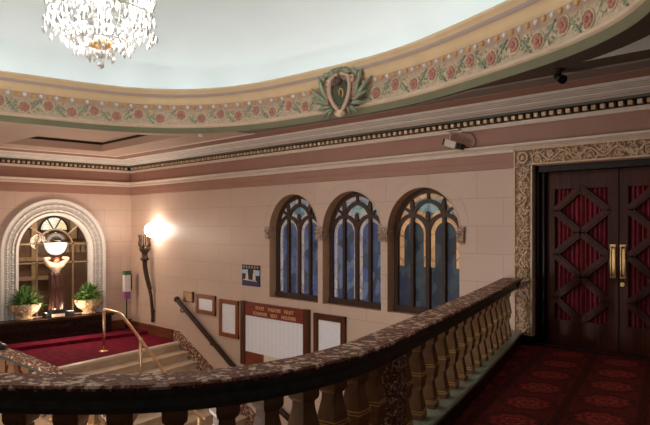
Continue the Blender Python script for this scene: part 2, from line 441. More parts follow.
# entablature swept along both walls: (offset from wall, z, material of the strip that follows)
PR = [(0.0, 2.40, 'pink'), (0.022, 2.405, 'pink'), (0.022, 2.50, 'pink'), (0.030, 2.505, 'pink'), (0.030, 2.61, 'cream'), (0.055, 2.615, 'cream'), (0.06, 2.65, 'cream'), (0.045, 2.67, 'cream'), (0.09, 2.695, 'cream'), (0.095, 2.725, 'cream'),
      (0.02, 2.735, 'pink'), (0.02, 2.97, 'cream'), (0.06, 2.975, 'cream'), (0.07, 3.03, 'olive'), (0.035, 3.035, 'dkline'), (0.035, 3.115, 'olive'), (0.12, 3.12, 'olive'),
      (0.13, 3.15, 'greyc'), (0.20, 3.165, 'dkline'), (0.21, 3.166, 'greyc'), (0.32, 3.185, 'greyc'), (0.33, 3.20, 'dkline'), (0.345, 3.20, 'greyc'), (0.41, 3.213, 'dkline'), (0.418, 3.214, 'greyc'), (0.455, 3.228, 'dkline'), (0.463, 3.23, 'greyc'), (0.50, 3.245, 'greyc'), (0.52, 3.262, 'pink'), (0.78, 3.285, 'greyc'), (0.80, 3.305, 'greyc')]
names = ['pink', 'cream', 'olive', 'dkline', 'greyc', 'ceilmould']
b = MB()
for (d0, z0, mt), (d1, z1, _) in zip(PR, PR[1:]):
    r0 = [(XA+d0, YE, z0), (XA+d0, YB-d0, z0), (XE, YB-d0, z0)]; r1 = [(XA+d1, YE, z1), (XA+d1, YB-d1, z1), (XE, YB-d1, z1)]
    b.grid([r0, r1], names.index(mt))
corn = b.build('trim_1', [M[n] for n in names], kind='structure')
b = MB(); step = 0.110; k = 0; x = XA+0.16
while x < XE:
    b.span((x, YB-0.10, 3.05), (x+0.055, YB-0.03, 3.102), k % 2); x += step; k += 1
y = YB-0.16; k = 0
while y > 3.2:
    b.span((XA+0.03, y-0.055, 3.05), (XA+0.10, y, 3.102), k % 2); y -= step; k += 1
M['dent_gold'] = plain('dentil_gold', rgb(210, 172, 126), 0.4, 0.1); M['dent_cream'] = plain('dentil_cream', rgb(226, 200, 174), 0.45)
b.build('dentil_row', [M['dent_cream'], M['dent_gold']], corn)

# ------------------------------------------------------------------ oval well in the ceiling
CX, CY = -6.3, 2.9
def rim_pt(t):
    r = 4.7671
    for k, (a, c) in zip((2, 4, 6), ((0.3822, -0.1676), (-0.2016, 0.0797), (-0.0905, 0.0768))): r += a*math.cos(k*t)+c*math.sin(k*t)
    return Vector((CX+r*math.cos(t), CY+r*math.sin(t)))
NR = 144
RIM = [rim_pt(2*PI*i/NR) for i in range(NR)]           # counter-clockwise: left of travel is inward
def ring(d, z): return [(p.x, p.y, z) for p in offset2(RIM, d, True)]
ZC = 3.30
out = offset2(RIM, -0.30, True)
dL = 1.5
def sect(f): return [p for p in out if f(p)]
left = sorted([p for p in out if p.x < CX-2 and 4.43 < p.y < YB-dL], key=lambda p: p.y)
left_poly = [(XA+dL, 4.43)]+[(p.x, p.y) for p in left]+[(XA+dL, YB-dL)]
right = sorted([p for p in out if p.x > CX+2 and 3.2 < p.y < YB-dL], key=lambda p: -p.y)
right_poly = [(right[0].x-0.12, YB-dL)]+[(p.x, p.y) for p in right]+[(0.9, 3.2), (0.9, YB-dL)]
b = MB(); rimloop = [(p.x, p.y) for p in RIM]; XS0 = -9.45
b.plate([(XA, YE), (XS0, YE), (XS0, YB), (XA, YB)], [left_poly], lambda u, v, w: (u, v, ZC+w), None, 0, None, [rimloop])
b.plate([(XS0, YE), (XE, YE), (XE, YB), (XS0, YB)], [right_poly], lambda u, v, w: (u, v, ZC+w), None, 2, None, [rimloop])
for rf, poly in ((0, left_poly), (2, right_poly)):
    b.grid([[(p[0], p[1], ZC) for p in poly], [(p[0], p[1], ZC+0.15) for p in poly]], 3 if rf else 0, True)
    b.grid([[(p[0], p[1], ZC+0.15) for p in poly], [(p[0], p[1], ZC+0.205) for p in poly]], 1, True)
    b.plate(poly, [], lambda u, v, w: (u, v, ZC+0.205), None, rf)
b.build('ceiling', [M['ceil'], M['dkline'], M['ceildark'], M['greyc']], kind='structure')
# moulded rim
RP = [(0.0, 3.295, 'green'), (0.015, 3.30, 'green'), (0.03, 3.39, 'lip'), (0.06, 3.40, 'lip'), (0.065, 3.43, 'lip'), (0.04, 3.455, 'lip'), (0.02, 3.468, 'frieze'), (0.02, 3.715, 'beadstrip'), (0.045, 3.722, 'beadstrip'), (0.045, 3.81, 'orange'),
      (0.06, 3.818, 'orange'), (0.07, 3.86, 'orange'), (0.10, 3.91, 'orange'), (0.12, 3.935, 'rimgrey'), (0.15, 3.945, 'rimgrey'), (0.155, 3.98, 'orange'), (0.17, 3.99, 'orange'), (0.175, 4.02, 'orange'), (0.20, 4.03, 'orange'), (0.205, 4.07, 'orange'), (0.10, 4.08, 'orange'), (-0.10, 4.0, 'dome'), (-0.75, 3.95, 'dome')]
rn = ['green', 'lip', 'frieze', 'beadstrip', 'orange', 'rimgrey', 'dome']
b = MB()
for (d0, z0, mt), (d1, z1, _) in zip(RP, RP[1:]):
    b.grid([ring(d0, z0), ring(d1, z1)], rn.index(mt), True, True)
rim = b.build('trim_2', [M[n] for n in rn], kind='structure')
b = MB()
xs = [XE-0.1*i for i in range(int((XE+9.4)/0.1))]; rows = []
for x in xs:                                          # flat fillet on the ceiling along the window-side wall, stopping short of the rim
    hit = [p.y for p in RIM if abs(p.x-x) < 0.15 and p.y > CY]
    dmax = min(1.16, max(0.82, YB-max(hit)-0.04)) if hit else 1.16
    rows.append([(x, YB-0.79, ZC+0.01), (x, YB-0.80, ZC-0.018), (x, YB-0.81-(dmax-0.81)*0.96, ZC-0.018), (x, YB-dmax, ZC+0.01)])
b.grid(rows); b.build('trim_9', M['ceilmould'], kind='structure')
# relief: pearls, roses, scrolls and leaves on the part of the rim that faces the balcony
face = []
for i in range(-30, 400):
    t = math.radians(20+i*0.45)
    if 20+i*0.45 > 196: break
    if t > math.radians(4): face.append(rim_pt(t))
arc = [Vector((p.x, p.y)) for p in face]
def along(step):
    res = []
    for p, tg in resample([Vector((q.x, q.y, 0)) for q in arc], step): res.append((p, tg, Vector((-tg.y, tg.x, 0))))
    return res
b = MB()
for i, (p, tg, nn) in enumerate(along(0.128)):
    q = p+nn*0.05; R = Matrix.Rotation(math.atan2(tg.y, tg.x), 3, 'Z')
    b.ball((q.x, q.y, 3.766), (0.034, 0.026, 0.034), i % 2, 8, 5, R)
b.build('bead_row', [M['pearl'], M['gold']], rim)
b = MB()
def fr(p, tg, nn, u, z, d): q = p+tg*u+nn*(0.02+d); return (q.x, q.y, z)
for i, (p, tg, nn) in enumerate(along(0.385)):
    up = i % 2; zc = 3.595+(0.03 if up else -0.03); R = Matrix.Rotation(math.atan2(tg.y, tg.x), 3, 'Z')
    # rose: centre boss with a whorl of petals
    b.ball(fr(p, tg, nn, 0, zc, 0.014), (0.022, 0.018, 0.022), 0, 7, 4, R)
    for k in range(7):
        a = 2*PI*k/7; b.ball(fr(p, tg, nn, 0.052*math.cos(a), zc+0.052*math.sin(a), 0.008), (0.030, 0.016, 0.030), 0, 6, 4, R)
    b.tube([fr(p, tg, nn, 0.098*math.cos(a), zc+0.098*math.sin(a), 0.006) for a in [2*PI*k/20 for k in range(18)]], 0.012, 5, 2)
    # s-scroll with leaves to the next rose
    s = 1 if up else -1
    path = [fr(p, tg, nn, 0.10+0.19*k/8, zc+s*(0.085*math.cos(PI*k/8)), 0.006) for k in range(9)]
    b.tube(path, [0.017-0.001*k for k in range(9)], 5, 1)
    b.tube([fr(p, tg, nn, 0.19+0.045*math.cos(a)*(1-a/9), 3.592+s*0.055+0.045*math.sin(a)*(1-a/9), 0.005) for a in [0.5*k for k in range(12)]], 0.010, 5, 1)
    b.tube([fr(p, tg, nn, 0.19+0.04*math.cos(a)*(1-a/9), 3.592-s*0.06+0.04*math.sin(a)*(1-a/9), 0.005) for a in [0.5*k for k in range(12)]], 0.009, 5, 2)
    for k in range(22):
        u = 0.02+0.34*k/21; z = 3.592+s*0.05*math.cos(PI*k/21)+random.uniform(-0.085, 0.085)
        if abs(z-zc) < 0.08 and u < 0.09: continue
        b.ball(fr(p, tg, nn, u, z, 0.005), (0.026, 0.011, 0.013), 1, 6, 4, R @ Matrix.Rotation(random.uniform(-1, 1), 3, 'Y'))
    for k in range(3):
        b.ball(fr(p, tg, nn, random.uniform(0.09, 0.18), 3.592-s*random.uniform(0.05, 0.1), 0.004), (0.014, 0.008, 0.014), 0 if k == 0 else 2, 5, 4, R)
b.build('rose_relief', [M['rose'], M['leaf'], M['scroll']], rim)
# dome
b = MB(); rows = []; base = offset2(RIM, -0.75, True)
for k in range(17):
    a = PI/2*k/16; s = math.cos(a)**0.8 if k < 16 else 0.0005
    rows.append([(CX+(p.x-CX)*s, CY+(p.y-CY)*s, 3.95+2.5*math.sin(a)) for p in base])
b.grid(rows, 0, True, True)
b.build('ceiling_dome', M['dome'], kind='structure')

# ------------------------------------------------------------------ balcony floor and front balustrade
FAR = [(-4.90, 8.31), (-4.36, 6.953), (-3.70, 5.229), (-3.18, 3.82), (-2.88, 2.98), (-2.788, 2.494), (-2.795, 2.136), (-2.86, 1.86), (-2.979, 1.639), (-3.135, 1.446), (-3.322, 1.268), (-3.535, 1.096), (-3.9, 0.86), (-4.4, 0.62), (-5.0, 0.45), (-5.7, 0.37)]
FAR = smooth_curve([Vector((x*0.96, y*0.96, 0)) for x, y in FAR], 6)
CEN = [Vector((p.x, p.y, 0)) for p in offset2(FAR, 0.12)]
def rail_sweep(mb, path, prof, m=0, closed_prof=True):
    """prof: (offset to left of travel, z)"""
    rows = []
    for p_i in range(len(path)):
        rows.append(None)
    cols = [offset2(path, d) for d, z in prof]
    zs = [p.z for p in path]
    rows = [[(cols[j][i].x, cols[j][i].y, prof[j][1]+zs[i]) for j in range(len(prof))] for i in range(len(path))]
    mb.grid(rows, m, closed_prof)
    n = len(prof); mb.add(rows[0], [tuple(range(n))], m); mb.add(rows[-1], [tuple(range(n-1, -1, -1))], m)
pol = [(p.x, p.y) for p in CEN]
poly = [(XE, YB)]+[(pol[0][0], YB)]+pol+[(-5.7, YE), (XE, YE)]
b = MB().plate(poly, [], lambda u, v, w: (u, v, 0.0)); b.plate(poly, [], lambda u, v, w: (u, v, -0.35), None, 1)
b.grid([[(p[0], p[1], 0.0) for p in poly], [(p[0], p[1], -0.35) for p in poly]], 1, True)
b.build('floor_balcony', [M['carpet'], M['tanwall']], kind='structure')

bal = thing('balustrade', 'curved balustrade with mottled red marble top rail along the balcony edge', 'balustrade', (CEN[0].x, CEN[0].y, 0))
b = MB(); rail_sweep(b, CEN, [(-0.12, 0.855), (-0.125, 0.868), (-0.115, 0.88), (0.115, 0.88), (0.125, 0.868), (0.12, 0.855)]); b.build('top_rail', M['marble'], bal)
b = MB(); rail_sweep(b, CEN, [(-0.115, 0.855), (-0.11, 0.83), (-0.095, 0.805), (-0.095, 0.77), (-0.08, 0.74), (0.08, 0.74), (0.095, 0.77), (0.095, 0.805), (0.11, 0.83), (0.115, 0.855)]); b.build('rail_moulding', M['rail_dark'], bal)
b = MB(); rail_sweep(b, CEN, [(-0.12, 0.135), (-0.12, 0.16), (-0.105, 0.17), (0.145, 0.17), (0.16, 0.16), (0.16, 0.135)]); b.build('base_course', M['basestone'], bal)
b = MB(); rail_sweep(b, CEN, [(-0.11, -0.34), (-0.11, 0.135), (0.15, 0.135), (0.15, 0.0), (0.11, 0.0), (0.11, -0.34)]); b.build('curb', M['curb'], bal)
def sqloft(mb, prof, m=0, c=(0, 0, 0)):
    rows = [[(c[0]+sx*w, c[1]+sy*w, c[2]+z) for sx, sy in ((-1, -1), (1, -1), (1, 1), (-1, 1))] for w, z in prof]
    mb.grid(rows, m, True); mb.add(rows[0], [(3, 2, 1, 0)], m); mb.add(rows[-1], [(0, 1, 2, 3)], m)
def baluster_mesh(H):
    b = MB(); h = H/2
    for o in (0.0, h):
        sqloft(b, [(0.068, o), (0.068, o+0.035), (0.063, o+0.04)], 0)
        sqloft(b, [(0.071, o+0.038), (0.071, o+0.046)], 1); sqloft(b, [(0.061, o+0.045), (0.061, o+0.056)], 0); sqloft(b, [(0.068, o+0.056), (0.068, o+0.063)], 1)
        sqloft(b, [(0.062, o+0.062), (0.060, o+0.09), (0.044, o+h*0.62), (0.042, o+h*0.74), (0.056, o+h*0.8), (0.060, o+h*0.86), (0.060, o+h)], 0)
    return b
proto = baluster_mesh(0.57).build('baluster', [M['bronze'], M['goldband']], bal, origin=(0, 0, 0))
# split the run: near part, marble pier, straight part
pier_c = Vector((-2.72, 3.22, 0))
first = True; 
fin = resample(CEN, 0.03); spots = []; last = 0.2; acc = 0.0
for (p0, t0), (p1, t1) in zip(fin, fin[1:]):
    acc += (p1-p0).length
    if acc-last >= (0.325 if p1.y > 3.25 else 0.222): spots.append((p1, t1)); last = acc
spots = spots[:-1]
pier_i = min(range(len(spots)), key=lambda i: (spots[i][0]-pier_c).length)
bp = []
for i, (p, t) in enumerate(spots):
    if abs(i-pier_i) <= 0:
        continue
    o = proto if first else proto.copy()
    if not first: COL.objects.link(o); o.parent = bal
    first = False
    o.location = Vector((p.x, p.y, 0.17))-WL[bal.name]; o.rotation_euler = (0, 0, math.atan2(t.y, t.x))
p, t = spots[pier_i]; R = Matrix.Rotation(math.atan2(t.y, t.x), 3, 'Z')
b = MB(); b.box((p.x, p.y, 0.455), (0.19, 0.21, 0.57), 0, R); b.build('pier', M['marblepier'], bal)

# ------------------------------------------------------------------ double door with carved surround
d = MB(); YD = YB-0.075
for a, c in (((-4.503, YD, 0.13), (DX0, YB, 2.63)), ((DX1, YD, 0.13), (DX1+0.25, YB, 2.63)), ((DX0, YD, DZ1), (DX1, YB, 2.63))): d.span(a, c, 0)
for a, c in (((-4.52, YD-0.015, 0.13), (-4.497, YB, 2.645)), ((DX0-0.018, YD-0.012, 0.13), (DX0+0.004, YB, DZ1)), ((DX0-0.018, YD-0.012, DZ1-0.004), (DX1, YB, DZ1+0.018)), ((-4.52, YD-0.015, 2.622), (DX1+0.27, YB, 2.645))): d.span(a, c, 1)
def vine(pt, L, per):                               # running scroll: a wave with a curl, a rosette and leaves in every half wave
    n = max(2, round(L/per)); per = L/n
    d.tube([pt(L*i/(n*10), 0.055*math.sin(PI*i/10*1.0)) for i in range(n*10+1)], 0.014, 5, 1)
    for k in range(n):
        c = (k+0.5)*per; sg = 1 if k % 2 == 0 else -1
        d.tube([pt(c+0.052*math.cos(a_)*(1-a_/11), -sg*0.03+sg*0.052*math.sin(a_)*(1-a_/11)) for a_ in [0.55*j for j in range(14)]], 0.011, 5, 1)
        p_ = pt(c, -sg*0.03); d.ball(p_, (0.018, 0.024, 0.018), 1, 7, 5)
        for j in range(20):
            q_ = pt(c+random.uniform(-per/2, per/2), random.uniform(-0.092, 0.092)); r = random.uniform(0.012, 0.024)
            d.ball(q_, (r*1.5, 0.02, r*0.7), 1, 6, 4, Matrix.Rotation(random.uniform(0, PI), 3, 'Y'))
vine(lambda t_, w_: (-4.385+w_, YD-0.004, 0.16+t_), 2.24, 0.17)
vine(lambda t_, w_: (-4.26+t_, YD-0.004, 2.525+w_), 2.1, 0.17)
d.tube([(-4.385+0.07*math.cos(a_), YD-0.006, 2.525+0.07*math.sin(a_)) for a_ in [2*PI*k/16 for k in range(16)]], 0.016, 6, 1, True); d.ball((-4.385, YD, 2.525), (0.035, 0.03, 0.035), 1)
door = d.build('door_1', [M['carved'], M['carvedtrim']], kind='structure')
b = MB(); b.span((-4.50, YD-0.03, 0.0), (DX0+0.02, YB, 0.13)); b.span((DX1-0.02, YD-0.03, 0.0), (DX1+0.27, YB, 0.13)); b.build('plinth_block', M['black'], door)
b = MB(); yj = YB+0.26
b.span((DX0, YB+0.0, 0.0), (DX0+0.05, yj, DZ1)); b.span((DX1-0.05, YB, 0.0), (DX1, yj, DZ1)); b.span((DX0, YB, 2.32), (DX1, yj, DZ1)); b.span((DX0+0.05, YB+0.06, 0), (DX0+0.10, yj, 2.32)); b.span((DX1-0.10, YB+0.06, 0), (DX1-0.05, yj, 2.32))
b.build('door_lining', M['doordark'], door)
b = MB(); b.span((DX0, YB-0.02, 0.0), (DX1, yj, 0.025)); b.build('threshold', M['curb'], door)
def leaf(x0, x1, hs):
    y0, y1 = YB+0.13, YB+0.19; z0, z1 = 0.03, 2.315; b = MB(); L = 0.115; Rr = 0.115
    px0, px1, pz0, pz1 = x0+L, x1-Rr, 0.36, 2.09
    b.span((x0, y0, z0), (px0, y1, z1)); b.span((px1, y0, z0), (x1, y1, z1)); b.span((px0, y0, pz1), (px1, y1, z1)); b.span((px0, y0, z0), (px1, y1, pz0))
    lf = b.build('door_leaf', M['doorwood'], door)
    # lattice: three stacked diamonds
    b = MB(); cx = (px0+px1)/2; hw = (px1-px0)/2; hh = (pz1-pz0)/6; w = 0.046
    for k in range(3):
        zc = pz0+hh*(2*k+1)
        for sx, sz in ((1, 1), (1, -1), (-1, 1), (-1, -1)):
            a = Vector((cx+sx*hw, 0, zc)); c = Vector((cx, 0, zc+sz*hh)); dv = (c-a).normalized(); L2 = (c-a).length
            R = Matrix.Rotation(-math.atan2(dv.z, dv.x), 3, 'Y'); m_ = (a+c)/2
            b.box((m_.x, y0+0.015, m_.z), (L2+0.03, 0.05, 2*w), 0, R)
            b.box((m_.x, y0-0.012, m_.z), (L2, 0.012, w*0.9), 0, R)
    for z in (pz0+0.03, pz1-0.03): b.box((cx, y0+0.014, z), (0.06, 0.048, 0.10))
    b.build('diamond_lattice', M['doorwood'], lf)
    b = MB(); rows = [[], []]
    for i in range(120):
        x = px0+(px1-px0)*i/119; y = y1-0.005+0.020*math.sin(i*0.62)+0.006*math.sin(i*1.7+1)
        rows[0].append((x, y, pz0)); rows[1].append((x, y, pz1))
    b.grid(rows, 0, False, True); b.build('curtain', M['curtain'], lf)
    hx = x1-0.055 if hs > 0 else x0+0.055
    b = MB(); b.span((hx-0.036, y0-0.008, 0.95), (hx+0.036, y0, 1.37)); h = b.build('handle_plate', M['brass'], lf)
    b = MB(); b.tube(smooth_curve([(hx, y0-0.005, 1.33), (hx, y0-0.06, 1.32), (hx, y0-0.07, 1.16), (hx, y0-0.06, 1.0), (hx, y0-0.005, 0.99)], 5), 0.014, 8); b.build('pull_handle', M['brass'], h)
    return lf
xm = -3.21
leaf(DX0+0.10, xm-0.006, 1); lf2 = leaf(xm+0.006, DX1-0.10, -1)
b = MB(); b.tube([(xm+0.06, YB+0.13, 0.88), (xm+0.06, YB+0.105, 0.88)], 0.028, 14); b.build('lock_cylinder', M['brass'], lf2)
b = MB(); b.box((xm, YB+0.122, 1.17), (0.016, 0.014, 2.28)); b.build('meeting_bead', M['doorwood'], lf2)
b = MB(); b.span((DX0-0.3, yj+0.05, 0), (DX1+0.3, yj+0.08, 2.6)); b.build('door_back_panel', M['doordark'], door)

# ------------------------------------------------------------------ three stained-glass windows
def bar(b, pts, w, y0, y1, m=0, closed=False):
    P = [Vector((p[0], p[1])) for p in pts]; l = offset2(P, w/2, closed); r = offset2(P, -w/2, closed)
    rows = [[(q.x, y0, q.y) for q in l], [(q.x, y0, q.y) for q in r], [(q.x, y1, q.y) for q in r], [(q.x, y1, q.y) for q in l]]
    rows.append(rows[0]); b.grid(rows, m, closed)
def arcp(cx, cz, r, a0, a1, n=12): return [(cx+r*math.cos(math.radians(a0+(a1-a0)*i/n)), cz+r*math.sin(math.radians(a0+(a1-a0)*i/n))) for i in range(n+1)]
for wi, cx in enumerate(WIN):
    yF = YB+0.16; b = MB(); R = WHW-0.01
    fw_, iw = 0.075, R-0.07
    loop = arch(cx, R-fw_/2, WZ0+fw_/2, WZS)
    bar(b, loop, fw_, yF, yF+0.08); bar(b, [(cx-R, WZ0+0.05), (cx+R, WZ0+0.05)], 0.10, yF-0.02, yF+0.08)
    w_ = b.build('window_%d' % (wi+1), M['tracery'], kind='structure')
    b = MB(); h = iw/2; zs = WZS+0.02
    for u, wd, top in ((0, 0.072, zs+0.20), (-h, 0.058, zs+0.40), (h, 0.058, zs+0.40)):
        bar(b, [(cx+u, WZ0), (cx+u, top)], wd, yF-0.012, yF+0.06)
        b.ball((cx+u, yF, top+0.02), (0.05, 0.03, 0.095), 0, 8, 6)      # bud
    for sg in (-1, 1):
        c0 = cx+sg*h
        bar(b, arcp(c0, zs-0.06, h, 0, 180, 14), 0.062, yF-0.008, yF+0.05)
        bar(b, [(cx+sg*h, zs+0.20), (cx+sg*(h+0.07), zs+0.31), (cx+sg*(h+0.19), zs+0.37)], 0.04, yF-0.004, yF+0.05)
    bar(b, arcp(cx, zs+0.16, h, 0, 180, 14), 0.062, yF-0.006, yF+0.05)
    bar(b, [(cx, zs+0.16+h), (cx, WZS+R)], 0.045, yF-0.004, yF+0.05)
    b.build('tracery', M['tracery'], w_)
    yG = yF+0.045; G = M['glassdark'] if wi == 2 else M['glassblue']; Bd = M['glassamber'] if wi == 2 else M['glasspale']
    top_cut = zs-0.06
    b = MB(); lo = [(cx-R+0.03, WZ0+0.03), (cx-R+0.03, top_cut)]+arcp(cx-h, top_cut, h, 180, 0, 12)+arcp(cx+h, top_cut, h, 180, 0, 12)[1:]+[(cx+R-0.03, top_cut), (cx+R-0.03, WZ0+0.03)]
    b.prism([(p[0], yG, p[1]) for p in lo], (0, 0.012, 0)); b.build('lower_glass', G, w_)
    b = MB(); up = [(cx-R+0.03, top_cut)]+arcp(cx-h, top_cut, h, 180, 0, 12)+arcp(cx+h, top_cut, h, 180, 0, 12)[1:]+[(cx+R-0.03, top_cut)]+arcp(cx, WZS, R-0.03, 0, 180, 24)
    b.plate(up, [], lambda u, v, w: (u, yG, v)); b.build('upper_glass', M['glassteal'], w_)
    b = MB()
    for sg in (-1, 1):
        c0 = cx+sg*h; rr = h-0.065
        bar(b, [(c0-rr, WZ0+(0.75 if wi == 2 else 0.12)), (c0-rr, top_cut)]+arcp(c0, top_cut, rr, 180, 0, 14)+[(c0+rr, top_cut), (c0+rr, WZ0+(0.75 if wi == 2 else 0.12))], 0.085 if wi == 2 else 0.07, yG-0.008, yG)
    bar(b, arcp(cx, WZS, R-0.105, 20, 160, 22), 0.06, yG-0.008, yG)
    bar(b, arcp(cx-h, top_cut, h+0.06, 10, 100, 10), 0.06, yG-0.008, yG); bar(b, arcp(cx+h, top_cut, h+0.06, 170, 80, 10), 0.06, yG-0.008, yG)
    b.build('border_glass', Bd, w_)
# carved capitals and shallow archivolt rings
for k, (x0, x1) in enumerate(((WIN[0]-WHW-0.10, WIN[0]-WHW+0.02), (WIN[0]+WHW-0.03, WIN[1]-WHW+0.03), (WIN[1]+WHW-0.03, WIN[2]-WHW+0.03), (WIN[2]+WHW-0.02, WIN[2]+WHW+0.10))):
    b = MB(); z0 = 1.34; xm_ = (x0+x1)/2; hw = (x1-x0)/2
    rows = []
    for f, z in ((0.78, 0), (0.80, 0.03), (0.82, 0.12), (1.0, 0.2), (1.1, 0.215), (1.12, 0.245)):
        rows.append([(xm_-hw*f, YB+0.10, z0+z), (xm_-hw*f, YB-0.035*f, z0+z), (xm_+hw*f, YB-0.035*f, z0+z), (xm_+hw*f, YB+0.10, z0+z)])
    b.grid(rows, 0, True); b.add(rows[-1], [(0, 1, 2, 3)]); b.add(rows[0], [(3, 2, 1, 0)])
    for q in range(5):
        x = xm_-hw*0.8+hw*1.6*q/4
        b.ball((x, YB-0.03, z0+0.07), (0.018, 0.018, 0.055), 0, 6, 5); b.ball((x, YB-0.042, z0+0.16), (0.022, 0.02, 0.03), 0, 6, 5)
    b.build('trim_%d' % (k+3), M['capital'], kind='structure')
b = MB()
for cx in WIN:
    bar(b, arcp(cx, WZS, WHW+0.012, 2, 178, 30), 0.022, YB-0.008, YB+0.01)
    bar(b, arcp(cx, WZS, WHW+0.17, 52 if cx != WIN[2] else 10, 128 if cx != WIN[0] else 170, 26), 0.012, YB-0.004, YB+0.01)
b.build('trim_7', M['wallB'], kind='structure')

# ------------------------------------------------------------------ stairs, landing, lower lobby
def edge_x(y, k): return -13.2+0.27*(YB-y)+0.37*k
YS = 2.4
b = MB(); N = 10; RISE = 0.17
for k in range(N):
    z = ZL-RISE*k
    if k == 0: continue
    xa0, xa1 = edge_x(YB, k-1), edge_x(YS, k-1); xb0, xb1 = edge_x(YB, k), edge_x(YS, k)
    b.prism([(xa0, YB, ZF), (xb0, YB, ZF), (xb1, YS, ZF), (xa1, YS, ZF)], (0, 0, z-0.03-ZF), 0)
    b.prism([(xa0, YB, z-0.03), (xb0+0.03, YB, z-0.03), (xb1+0.03, YS, z-0.03), (xa1, YS, z-0.03)], (0, 0, 0.03), 0)
b.build('staircase', [M['step']], kind='structure')
b = MB()
b.prism([(XA, YB, ZF), (edge_x(YB, 0), YB, ZF), (edge_x(YS, 0), YS, ZF), (edge_x(YS, 0), YE, ZF), (XA, YE, ZF)], (0, 0, ZL-ZF-0.002), 1)
e0 = [(edge_x(YB, 0), YB), (edge_x(YS, 0), YS), (edge_x(YS, 0), YE)]
b.prism([(XA, YB, ZL-0.002), (e0[0][0]-0.12, YB, ZL-0.002), (e0[1][0]-0.12, YS, ZL-0.002), (e0[2][0]-0.12, YE, ZL-0.002), (XA, YE, ZL-0.002)], (0, 0, 0.012), 0)
b.prism([(e0[0][0]-0.12, YB, ZL-0.04), (e0[0][0]+0.03, YB, ZL-0.04), (e0[1][0]+0.03, YS, ZL-0.04), (e0[1][0]-0.12, YS, ZL-0.04)], (0, 0, 0.05), 2)
b.span((XA, YE, ZL), (XA+0.95, YB, ZL+0.09), 0)                       # carpeted plinth step in front of the console
b.build('floor_landing', [M['redcarpet'], M['step'], M['nosing']], kind='structure')
b = MB(); b.add([(XA, YE, ZF), (XE, YE, ZF), (XE, YB, ZF), (XA, YB, ZF)], [(0, 1, 2, 3)]); b.build('floor_lobby', M['lobby'], kind='structure')
# stepped marble skirting up the stair against the window-side wall, and timber skirting on the landing
b = MB()
sl = RISE/0.37
xx = [edge_x(YB, 0)-0.28, edge_x(YB, 0)-0.02, edge_x(YB, N-1)]
b.prism([(xx[0], YB-0.03, ZL-0.05), (xx[0], YB-0.03, ZL+0.25), (xx[1], YB-0.03, ZL+0.25), (xx[2], YB-0.03, ZL+0.25-sl*(xx[2]-xx[1])), (xx[2], YB-0.03, ZL-0.25-sl*(xx[2]-xx[1])), (xx[1], YB-0.03, ZL-0.30)], (0, 0.029, 0))
b.build('baseboard_back', M['marble'], kind='structure')
b = MB(); b.span((XA, YB-0.035, ZL), (-13.5, YB-0.001, ZL+0.24)); b.span((XA, YB-0.05, ZL+0.22), (-13.5, YB-0.001, ZL+0.26)); b.build('trim_8', M['skirting'], kind='structure')
b = MB(); b.span((XA+0.001, 7.36, ZL), (XA+0.035, YB, ZL+0.30)); b.build('baseboard_left', M['skirting'], kind='structure')

# side balustrade of the stair
SP = smooth_curve([Vector(p) for p in ((-12.2, 1.2, -0.18), (-11.2, 2.3, -0.18), (-10.11, 3.03, -0.18), (-9.65, 3.36, -0.31), (-9.2, 3.70, -0.53), (-8.7, 3.95, -0.83), (-8.0, 4.1, -1.15), (-7.2, 4.15, -1.5))], 5)
st = thing('balustrade', 'marble-topped stair balustrade with round newel, beside the red landing at left', 'balustrade', (-10.11, 3.03, ZF))
b = MB(); low = [p for p in SP if p.x >= -10.03]
rail_sweep(b, low, [(-0.13, -0.045), (-0.13, 0), (0.13, 0), (0.13, -0.045)]); b.build('top_rail', M['marble'], st)
b = MB(); rail_sweep(b, low, [(-0.10, -0.10), (-0.10, -0.045), (0.10, -0.045), (0.10, -0.10)]); b.build('rail_moulding', M['rail_dark'], st)
up_ = [p for p in SP if p.x <= -10.10]
b = MB(); rail_sweep(b, up_, [(-0.13, -0.045), (-0.13, 0), (0.13, 0), (0.13, -0.045)]); rail_sweep(b, up_, [(-0.10, -0.10), (-0.10, -0.045), (0.10, -0.045), (0.10, -0.10)]); b.build('landing_rail', M['marble'], st)
b = MB()
rows = []
for p, nn in zip(SP, offset2(SP, 1.0)):
    n2 = Vector((nn.x-p.x, nn.y-p.y, 0)); zt = max(p.z-0.72, ZF+0.05)
    rows.append([p+n2*0.12+Vector((0, 0, ZF-p.z)), p+n2*0.12+Vector((0, 0, zt-p.z)), p-n2*0.12+Vector((0, 0, zt-p.z)), p-n2*0.12+Vector((0, 0, ZF-p.z))])
b.grid(rows, 0); b.add(rows[0], [(0, 1, 2, 3)]); b.add(rows[-1], [(3, 2, 1, 0)]); b.build('stringer', M['tanwall'], st)
bm = baluster_mesh(0.62); pr2 = bm.build('baluster', [M['bronze'], M['goldband']], st, origin=(0, 0, 0)); first = True
for p, t in resample(SP, 0.24)[1:-1]:
    if abs(p.x+10.11) < 0.16: continue
    o = pr2 if first else pr2.copy()
    if not first: COL.objects.link(o); o.parent = st
    first = False
    o.location = Vector((p.x, p.y, p.z-0.72))-WL[st.name]; o.rotation_euler = (0, 0, math.atan2(t.y, t.x))
b = MB(); b.box((-10.11, 3.03, -0.62), (0.26, 0.26, 0.84)); b.build('newel', M['bronze'], st)
b = MB(); b.lathe([(0.16, -0.22), (0.19, -0.20), (0.19, -0.15), (0.16, -0.13), (0.13, -0.12), (0.12, -0.10), (0.05, -0.08), (0.01, -0.07)], (-10.11, 3.03, 0), 20); b.build('newel_cap', M['blackmetal'], st)

